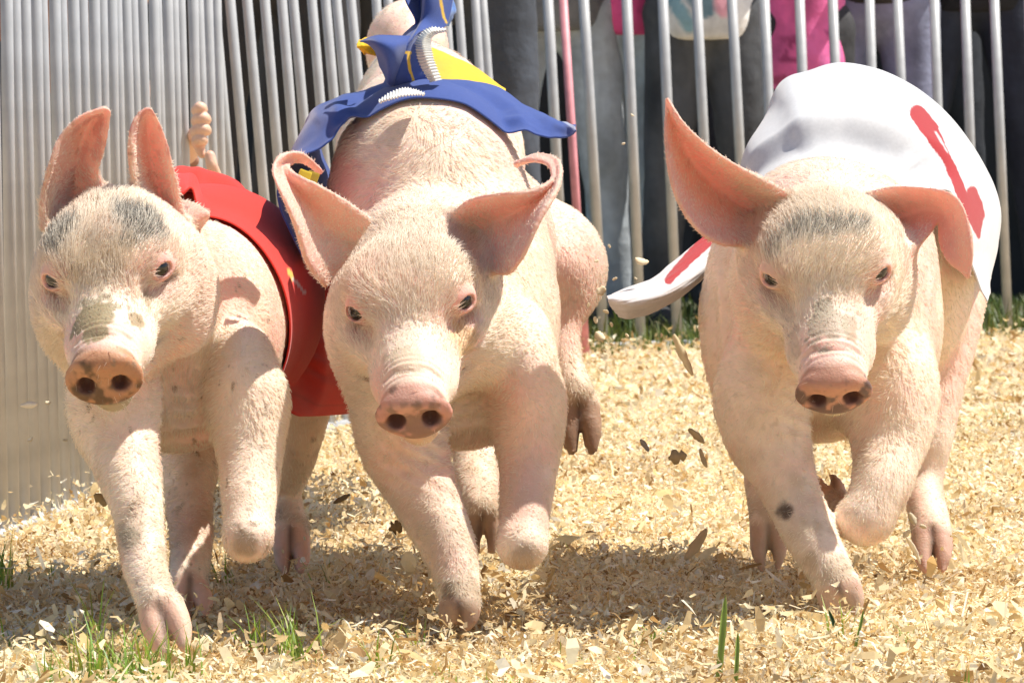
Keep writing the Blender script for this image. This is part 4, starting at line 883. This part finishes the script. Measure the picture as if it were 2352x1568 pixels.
barrier('steel crowd barrier behind the white cape, its top rail in sight over the pink shirt', (.70, 13.45), (1.46, 14.15), 2.2, 9, .0134, 1.00)
barrier('steel crowd barrier at the far end beyond the pigs', (1.55, 14.22), (2.5, 15.1), 1.8, 11, .0134, 1.12)
pr = empty('leaning_pole', tuple(P(1345, 790, 12.6) * (1, 1, 0)), 'thin faded pink pole leaning against the crowd barrier', 'pole')
b0 = G(1346, 800); v, f = tube(b0 + (0, 0, -.02), P(1290, -60, b0[1] + .02), .0105); mesh_obj('shaft', v, f, M['pinkpole'], parent=pr)
v, f = tube(P(1290, -60, b0[1] + .02), P(1289, -80, b0[1] + .02), .014); mesh_obj('cap', v, f, M['pinkpole'], parent=pr)

# ------------------------------------------------------------------ onlookers
def person(label, px, d, face, h=1.7, trousers=(.05, .05, .06), shirt=(.1, .1, .1), hem=.52, skin=(.55, .36, .26), hair=(.05, .03, .02), wk=1.0, stance=.10, sleeve=.5, turn=0, arm=None, shoe=(.04, .04, .04), xoff=None, prints=()):
    X0 = (px - 1176) / FPX * d if xoff is None else xoff; k = h / 1.7; gz = 0.0
    root = empty('person', (X0, d, 0), label, 'person')
    Rm = rotz(turn)
    def T(x, y, z): return tuple(np.array([X0, d, 0]) + Rm @ np.array([x * wk, y, z]) * k)
    def mk(name, fn, pad, cell, matl, col):
        F_ = Field(np.arange(X0 - .5 * k, X0 + .5 * k, cell), np.arange(d - .45 * k, d + .45 * k, cell), np.arange(-.03, h + .08, cell))
        fn(F_); V, Fq = F_.mesh(); V = V + vnormals(V, Fq) * ((fbm(V, 9.) - .5) * pad)[:, None]
        c = np.tile(col, (len(V), 1)) * (1 + (fbm(V * (1, 1, .4), 16.) - .5)[:, None] * 1.3)
        if name == 'shirt' and prints:
            q = V - CAMP; pr = np.stack([1176 + FPX * (q @ RT) / (q @ FW), 784 - FPX * (q @ UP) / (q @ FW)], 1)
            for a_, b_, r_, cc in prints: dd_, tt_ = seg_d(pr, a_, b_); c = mixc(c, cc, sstep(r_ + 3, r_ - 3, dd_ + (fbm(V, 40.) - .5) * 8) * .9)
        return mesh_obj(name, V, Fq, matl, cols=np.clip(c, .003, 1), parent=root)
    def limb(F_, pts, e, kk=.02): F_.chain([T(*p[:3]) + ((p[3] + e) * k,) for p in pts], k=kk, n=3)
    s = stance; legs = [[(sx * .09, 0, .90, .085), (sx * (.09 + s * .4), -.02, .50, .058), (sx * (.09 + s * .7), .01, .10, .042)] for sx in (-1, 1)]
    torso = [(0, 0, .92, .125), (0, 0, 1.10, .120), (0, -.01, 1.30, .135), (0, 0, 1.40, .09), (0, 0, 1.48, .055)]
    arms = [[(sx * .17, 0, 1.38, .055), (sx * .23, .02, 1.12, .042), (sx * .19, -.19, 1.14, .034)] for sx in (-1, 1)]
    def hands(F_):
        for sx in (-1, 1):
            F_.ell(T(sx * .17, -.24, 1.15), np.array([.030, .040, .020]) * k, k=.01)
            for j in range(4): F_.chain([T(sx * (.185 - j * .016), -.265, 1.15) + (.009 * k,), T(sx * (.185 - j * .016), -.305, 1.145 - .004 * j) + (.008 * k,), T(sx * (.183 - j * .016), -.318, 1.12) + (.007 * k,)], k=.004, n=2)
            F_.chain([T(sx * .15, -.23, 1.15) + (.011 * k,), T(sx * .125, -.26, 1.14) + (.009 * k,), T(sx * .12, -.28, 1.13) + (.008 * k,)], k=.006, n=2)
    def fbody(F_):
        for l in legs: limb(F_, l, -.012)
        limb(F_, torso, -.02, .04)
        for a in arms: limb(F_, a, -.008)
        hands(F_)
        F_.ell(T(0, -.01, 1.60), np.array([.075, .095, .115]) * k, k=.03); F_.ell(T(0, -.07, 1.545), np.array([.045, .04, .045]) * k, k=.03)
        F_.chain([T(0, -.10, 1.61) + (.008 * k,), T(0, -.122, 1.575) + (.014 * k,)], k=.01)
        for sx in (-1, 1): F_.ell(T(sx * .078, .0, 1.59), np.array([.012, .022, .032]) * k, k=.006); F_.ell(T(sx * .032, -.098, 1.615), np.array([.016, .014, .010]) * k, k=.008, op='sub')
        F_.ell(T(0, -.108, 1.53), np.array([.026, .008, .003]) * k, k=.004, op='sub')
        for l in legs: x, y, z, r = l[-1]; F_.chain([T(x, y, .06) + (.04 * k,), T(x, y - .12, .035) + (.03 * k,)], k=.02)
    def ftr(F_):
        for l in legs: limb(F_, [(a, b_, c_, r + .012) for a, b_, c_, r in l], .0, .03)
        F_.ell(T(0, .01, .93), np.array([.17 * wk, .125, .11]) * k, k=.05)
    def fsh(F_):
        limb(F_, [(0, 0, hem * 1.7 + .10, .135)] + [(0, 0, z, r + .012) for x, y, z, r in torso[1:4] if z > hem * 1.7 + .15], .0, .05)
        F_.ell(T(0, 0, hem * 1.7 + .07), np.array([.180 * wk, .13, .20]) * k, k=.05); F_.ell(T(0, 0, 1.30), np.array([.19 * wk, .12, .12]) * k, k=.05)
        F_.ell(T(0, 0, hem * 1.7 - .5), np.array([9, 9, .5]) * k, k=.006, op='sub')
        for a in arms: limb(F_, a[:2] if sleeve < .7 else a, .014, .02)
    def fhair(F_):
        F_.ell(T(0, .015, 1.64), np.array([.088, .105, .105]) * k, k=.02); F_.ell(T(0, -.11, 1.58), np.array([.075, .07, .09]) * k, k=.015, op='sub')
    def fshoe(l):
      def g_(F_):
        x, y, z, r = l[-1]; F_.chain([T(x, y + .03, .05) + (.048 * k,), T(x, y - .06, .045) + (.045 * k,), T(x, y - .15, .035) + (.038 * k,)], k=.02)
        F_.ell(T(0, 0, -.06), np.array([2, 2, .062]), k=.003, op='sub')
      return g_
    mk('body', fbody, .0, .013 * k, M['pskin'], skin); mk('trousers', ftr, .014, .014 * k, M['person'], trousers)
    mk('shirt', fsh, .014, .014 * k, M['person'], shirt); mk('hair', fhair, .012, .014 * k, M['person'], hair)
    for l in legs: mk('shoe', fshoe(l), .0, .012 * k, M['person'], shoe)
    return root, T
person('onlooker in grey jeans and dark jacket behind the barrier, next to the pink pole', 1275, 13.9, 0, 1.62, (.50, .55, .60), (.22, .22, .23), .50, stance=.12)
person('child in pale blue jeans and hot pink top behind the barrier', 1440, 13.95, 0, 1.50, (.62, .74, .82), (.98, .12, .36), .53, wk=.66, stance=.02)
person('onlooker in charcoal jeans and a white shirt behind the barrier', 1620, 13.75, 0, 1.60, (.075, .08, .09), (.95, .96, .98), .49, prints=[((1500, -60), (1585, 60), 16, (.22, .42, .52)), ((1560, -60), (1620, 20), 24, (.10, .22, .30)), ((1640, -60), (1660, 25), 14, (.8, .35, .45))], wk=.88, stance=.08)
person('onlooker in a long bright pink shirt behind the barrier', 1842, 14.55, 0, 1.55, (.05, .05, .055), (.98, .19, .46), .42, prints=[((1792, 92), (1822, 92), 5, (.35, .05, .15)), ((1822, 92), (1796, 140), 6, (.35, .05, .15)), ((1796, 140), (1826, 138), 5, (.35, .05, .15)), ((1905, 75), (1918, 105), 8, (.40, .06, .18)), ((1768, 100), (1768, 112), 5, (.35, .05, .15)), ((1780, 185), (1800, 180), 9, (.5, .08, .18))], wk=.80, stance=.06)
person('onlooker in slate grey trousers and a dark top behind the barrier', 2010, 15.1, 0, 1.70, (.28, .30, .42), (.05, .045, .045), .54, stance=.08)
person('onlooker in navy trousers and black jacket behind the barrier', 2235, 15.3, 0, 1.80, (.035, .042, .065), (.02, .02, .024), .50, stance=.16)
person('onlooker in black clothes standing in the second row, between the jeans', 1350, 15.2, 0, 1.75, (.03, .03, .034), (.035, .035, .04), .50)
person('onlooker in a black coat in the second row, behind the white shirt', 1530, 15.4, 0, 1.72, (.03, .032, .04), (.03, .03, .032), .45)
person('onlooker in a dark green coat in the second row behind the pink shirt', 1745, 15.8, 0, 1.72, (.03, .03, .034), (.03, .05, .045), .45)
person('onlooker in dark denim in the second row, far end of the crowd', 2110, 16.3, 0, 1.78, (.025, .03, .04), (.03, .03, .03), .5)
person('onlooker in a charcoal sweater behind the leaning barrier', 620, 10.6, 0, 1.66, (.03, .03, .035), (.05, .05, .055), .5)
person('onlooker in a black top and khaki belt behind the barrier above the red cape', 800, 11.2, 0, 1.74, (.04, .04, .042), (.022, .022, .025), .52)
person('onlooker in a dark blue jacket behind the barrier by the blue cape', 1050, 12.2, 0, 1.7, (.05, .06, .08), (.06, .09, .18), .5)

# child whose hand grips the bars
rootc, Tc = person('child behind the near barrier gripping a bar with one hand', 430, 8.75, 0, 1.15, (.12, .13, .16), (.35, .18, .12), .5, skin=(.66, .44, .31), xoff=-.78, turn=.5)
def hand_mesh():
    cx = P(463, 300, 7.98)
    F_ = Field(np.arange(cx[0] - .07, cx[0] + .06, .0018), np.arange(cx[1] - .05, cx[1] + .10, .0025), np.arange(cx[2] - .12, cx[2] + .06, .0018))
    def Q(px, py, dd): return tuple(P(px, py, 7.98 + dd))
    F_.ell(np.array(Q(456, 286, .018)), np.array([.007, .012, .030]), k=.004)
    for y, L_, rr in ((248, 470, .0092), (272, 478, .0096), (297, 479, .0092), (320, 472, .0083)):
        F_.chain([Q(452, y + 6, .016) + (rr,), Q(458, y + 1, -.006) + (rr * 1.04,), Q(L_ - 9, y, -.008) + (rr,), Q(L_ - 4, y + 4, .010) + (rr * .86,)], k=.0012, n=4)
    F_.chain([Q(456, 318, .02) + (.010,), Q(459, 342, .014) + (.0085,), Q(464, 356, .012) + (.006,)], k=.005)
    F_.chain([Q(456, 300, .03) + (.012,), Q(440, 330, .09) + (.015,), Q(432, 400, .13) + (.017,)], k=.008)
    F_.chain([Q(482, 358, .0) + (.0085,), Q(488, 385, .0) + (.0095,), Q(500, 420, .03) + (.011,)], k=.004)
    V, Fq = F_.mesh(); c = np.tile([.78, .50, .36], (len(V), 1)); c = mixc(c, (.76, .38, .30), sstep(.5, .75, fbm(V, 60.)) * .6)
    o = mesh_obj('hand', V, Fq, M['pskin'], cols=c, parent=rootc)
    F2 = Field(np.arange(cx[0] - .30, cx[0] + .05, .008), np.arange(cx[1], 9.0, .01), np.arange(cx[2] - .3, cx[2] + .35, .008))
    sh = np.array(Tc(.17, 0, 1.36)); F2.chain([tuple(P(438, 370, 8.11)) + (.016,), tuple((np.array(P(430, 400, 8.1)) + sh) / 2 + (-.03, 0, -.08)) + (.026,), tuple(sh) + (.035,)], k=.01)
    V, Fq = F2.mesh(); mesh_obj('sleeve', V, Fq, M['person'], cols=np.tile([.35, .18, .12], (len(V), 1)), parent=rootc)
hand_mesh()

# dark canvas backdrop added to keep the gaps behind the crowd dark
backdrop = empty('dark_backdrop', (1.0, 17.6, 0), 'dark canvas backdrop added behind the crowd, with an unseen shade roof', 'backdrop')
xs = np.linspace(-4.2, 5.5, 260); zs = np.linspace(0, 2.3, 20); XX, ZZ = np.meshgrid(xs, zs, indexing='ij'); YY = 17.4 + .05 * np.sin(XX * 9) + .02 * np.sin(XX * 23 + ZZ)
v = np.stack([XX, YY, ZZ], -1).reshape(-1, 3); v2 = v + (0, .02, 0); f = grid_faces(*XX.shape)
mesh_obj('backdrop_wall', np.concatenate([v, v2]), np.concatenate([f, f[:, ::-1] + len(v)]), M['canvas'], parent=backdrop)
XX, ZZ = np.meshgrid(np.linspace(-4.3, 5.6, 40), np.linspace(0, 1, 12), indexing='ij'); v = np.stack([XX, 17.3 + ZZ * 4, 2.3 + np.sin(ZZ * math.pi) * .9 - .03 * np.sin(XX * 3)], -1).reshape(-1, 3)  # unseen roof, added to throw shade over the onlookers
mesh_obj('shade_roof', np.concatenate([v, v - (0, 0, .02)]), np.concatenate([grid_faces(40, 12), grid_faces(40, 12, len(v))[:, ::-1]]), M['canvas'], parent=backdrop)
for x in (-4.1, -1.7, .7, 3.1, 5.4):
    v, f = tube((x, 17.55, 0), (x, 17.55, 2.3), .03); mesh_obj('pole', v, f, M['metal'], parent=backdrop)

# ------------------------------------------------------------------ loose things in the air and single grass blades
def one_flake(name, label, px, py, d, Lpx, Wpx, col, curl=.8, rot=0, cat='wood chip', group=None, jag=0):
    L_, W_ = W(Lpx, d), W(Wpx, d); nu = 9; t = np.linspace(-.5, .5, nu); r_ = np.random.default_rng(int(px * 7 + py))
    wj = W_ * np.sqrt(np.clip(1 - (2 * t) ** 2, .05, 1)) * r_.uniform(.75 - jag, 1.15 + jag, nu)
    x = np.sin(t * curl) / curl * L_; zb = (1 - np.cos(t * curl)) / curl * L_
    v = np.zeros((nu, 3, 3)); v[..., 0] = x[:, None]; v[:, 0, 1] = wj / 2; v[:, 2, 1] = -wj / 2; v[..., 2] = zb[:, None]; v[:, 1, 2] += W_ * .12
    v = v.reshape(-1, 3); e = rotx(math.pi / 2 + r_.normal(0, .45)); Rm = roty(math.radians(-rot)) @ e; v = v @ Rm.T + P(px, py, d)
    n = grid_normals(v.reshape(nu, 3, 3)).reshape(-1, 3); a = v + n * .0004; b = v - n * .0004
    I = np.arange(nu * 3).reshape(nu, 3); ring = np.concatenate([I[0, :], I[1:, -1], I[-1, -2::-1], I[-2:0:-1, 0]]); nx = np.roll(ring, -1); N_ = nu * 3
    o = mesh_obj(name, np.concatenate([a, b]), np.concatenate([grid_faces(nu, 3), grid_faces(nu, 3, N_)[:, ::-1], np.stack([ring, nx, nx + N_, ring + N_], 1)]), M['shaving'], cols=np.tile(col, (2 * N_, 1)), label=label, cat=cat, group=group)
    return o
PALE = (.86, .76, .55); TAN = (.50, .36, .20); BRN = (.30, .20, .10)
one_flake('wood_chip', 'largest pale wood chip in the air, left of the raised pig ear', 1473, 601, 5.4, 34, 22, PALE, 1.2, -15)
one_flake('wood_chip', 'pale round wood chip in the air beside the haunch of the blue-caped pig', 1381, 668, 5.5, 24, 22, PALE, 1, 40)
one_flake('wood_chip', 'pale wood chip flying just above the ground under the white cape corner', 1377, 773, 5.5, 28, 22, PALE, 1.2, -40)
one_flake('wood_chip', 'long split wood strip flying upright left of the white-caped pig', 1568, 815, 5.3, 105, 20, (.78, .66, .42), .4, -65)
one_flake('dry_leaf', 'torn brown leaf scrap flying between the pigs', 1556, 1048, 5.2, 44, 28, (.42, .30, .17), .8, 10, 'leaf', jag=.35)
one_flake('dry_leaf', 'narrow brown leaf scrap flying above the torn one', 1600, 1000, 5.2, 50, 17, TAN, .7, -42, 'leaf')
one_flake('dry_leaf', 'slim brown splinter tumbling right of the torn leaf scrap', 1614, 1052, 5.2, 46, 13, TAN, .5, -70, 'leaf')
one_flake('dry_leaf', 'small grey-brown leaf scrap left of the torn one', 1481, 1022, 5.3, 34, 13, (.34, .30, .27), .5, -55, 'leaf')
one_flake('dry_leaf', 'brown curled leaf scrap beside the left pig foreleg', 232, 1146, 5.0, 40, 26, (.42, .31, .16), 1.2, -40, 'leaf', jag=.3)
one_flake('dry_leaf', 'brown leaf scrap beside the bent foreleg of the blue-caped pig', 908, 1211, 5.2, 34, 28, (.36, .24, .12), 1.2, 20, 'leaf', jag=.4)
one_flake('dry_leaf', 'brown stick-like scrap between the red-caped and blue-caped pigs', 785, 1145, 5.5, 44, 12, (.33, .26, .16), .5, 28, 'leaf')
one_flake('wood_chip', 'large curled shaving standing on the shavings below the white-caped pig', 1600, 1250, 5.55, 90, 26, (.70, .56, .36), .8, 55)
one_flake('wood_chip', 'pale shaving stuck upright by the hind hoof of the white-caped pig', 2100, 1262, 5.4, 70, 12, (.90, .82, .64), .6, -62)
one_flake('wood_chip', 'white wood chip in the air by the near barrier', 67, 930, 4.95, 40, 14, (.88, .82, .70), .8, 5)
small = [(1412, 640, 10), (1392, 715, 12), (1440, 690, 8), (1368, 735, 14), (1405, 745, 10), (1425, 720, 8), (1352, 700, 9), (1460, 640, 7), (1452, 265, 8), (1432, 330, 7), (1370, 600, 9), (1400, 565, 8), (1388, 805, 10), (1405, 790, 9), (1440, 770, 9),
         (1575, 830, 12), (1520, 770, 9), (1600, 780, 8), (1618, 740, 8), (1630, 690, 7), (70, 1010, 12), (150, 1010, 9), (110, 925, 12), (1083, 1000, 7), (760, 1180, 9), (1130, 1100, 6), (2095, 1190, 26), (2082, 1225, 20), (2120, 1208, 14), (2190, 1230, 14),
         (1010, 1395, 22), (1095, 1385, 24), (1060, 1360, 10), (985, 1400, 14), (1035, 1410, 14), (560, 1330, 9), (640, 1320, 12), (705, 1310, 12), (680, 1290, 9), (720, 1260, 10), (650, 1265, 8), (700, 1235, 8), (630, 1300, 12), (1930, 1400, 14), (1985, 1420, 18)]
for x, y, s_ in small:
    one_flake('shaving_fleck', ('small pale fleck of shaving in the air between the blue-caped and white-caped pigs' if 1340 < x < 1640 else 'small pale fleck of shaving in the air by the near barrier' if x < 200 else 'small pale fleck of shaving kicked up around the hooves of the white-caped pig' if x > 1900 else 'small pale fleck of shaving kicked up between the red-caped and blue-caped pigs'), x, y, 5.45 if y < 900 else max(4.9, min(5.6, dist_of(max(y, 1100)) - .1)), s_ * 1.2, s_ * .75, tuple(np.array(PALE) * random.uniform(.85, 1.05)), random.uniform(.5, 1.6), random.uniform(-90, 90), 'shaving', 'flecks of shaving flying between two pigs' if 1340 < x < 1640 else 'flecks of shaving by the near barrier' if x < 200 else 'flecks of shaving at the white-caped pig' if x > 1900 else 'flecks of shaving at the blue-caped pig')
def grass_blade(label, px, py, hpx, wpx, tilt, col=(.34, .46, .10)):
    b0 = G(px, py); h = W(hpx, b0[1]); w = W(wpx, b0[1]); n = 12; t = np.linspace(0, 1, n); v = np.zeros((n, 3, 3))
    cx = b0[0] + math.sin(math.radians(tilt)) * h * t; cz = b0[2] - .006 + h * t
    ww = w * (1 - (np.maximum(t - .7, 0) / .3) ** 1.6) * .5
    for j, s_ in enumerate((-1, 0, 1)): v[:, j, 0] = cx + s_ * ww; v[:, j, 1] = b0[1] + (s_ == 0) * .0025 + .01 * t ** 2; v[:, j, 2] = cz
    v = v.reshape(-1, 3); N_ = len(v); c = mixc(np.tile(col, (n * 3, 1)), (.5, .45, .25), np.repeat(sstep(.93, 1, t), 3))
    mesh_obj('grass_blade', np.concatenate([v, v + (0, .0008, 0)]), np.concatenate([grid_faces(n, 3), grid_faces(n, 3, N_)[:, ::-1]]), M['grass'], cols=np.concatenate([c, c]), label=label, cat='grass blade')
grass_blade('tall thick grass blade standing alone in front of the big shadow', 1650, 1552, 205, 15, 5)
grass_blade('shorter grass blade beside the tall thick one', 1690, 1553, 120, 10, 3)
grass_blade('dark grass blade beside the front hoof of the white-caped pig', 1928, 1455, 70, 10, -20, (.07, .12, .03))
grass_blade('bright grass blade right of the front hoof of the white-caped pig', 1965, 1470, 85, 7, 14)
print('tris', sum(len(o.data.loops) - 2 * len(o.data.polygons) for o in bpy.data.objects if o.type == 'MESH'))
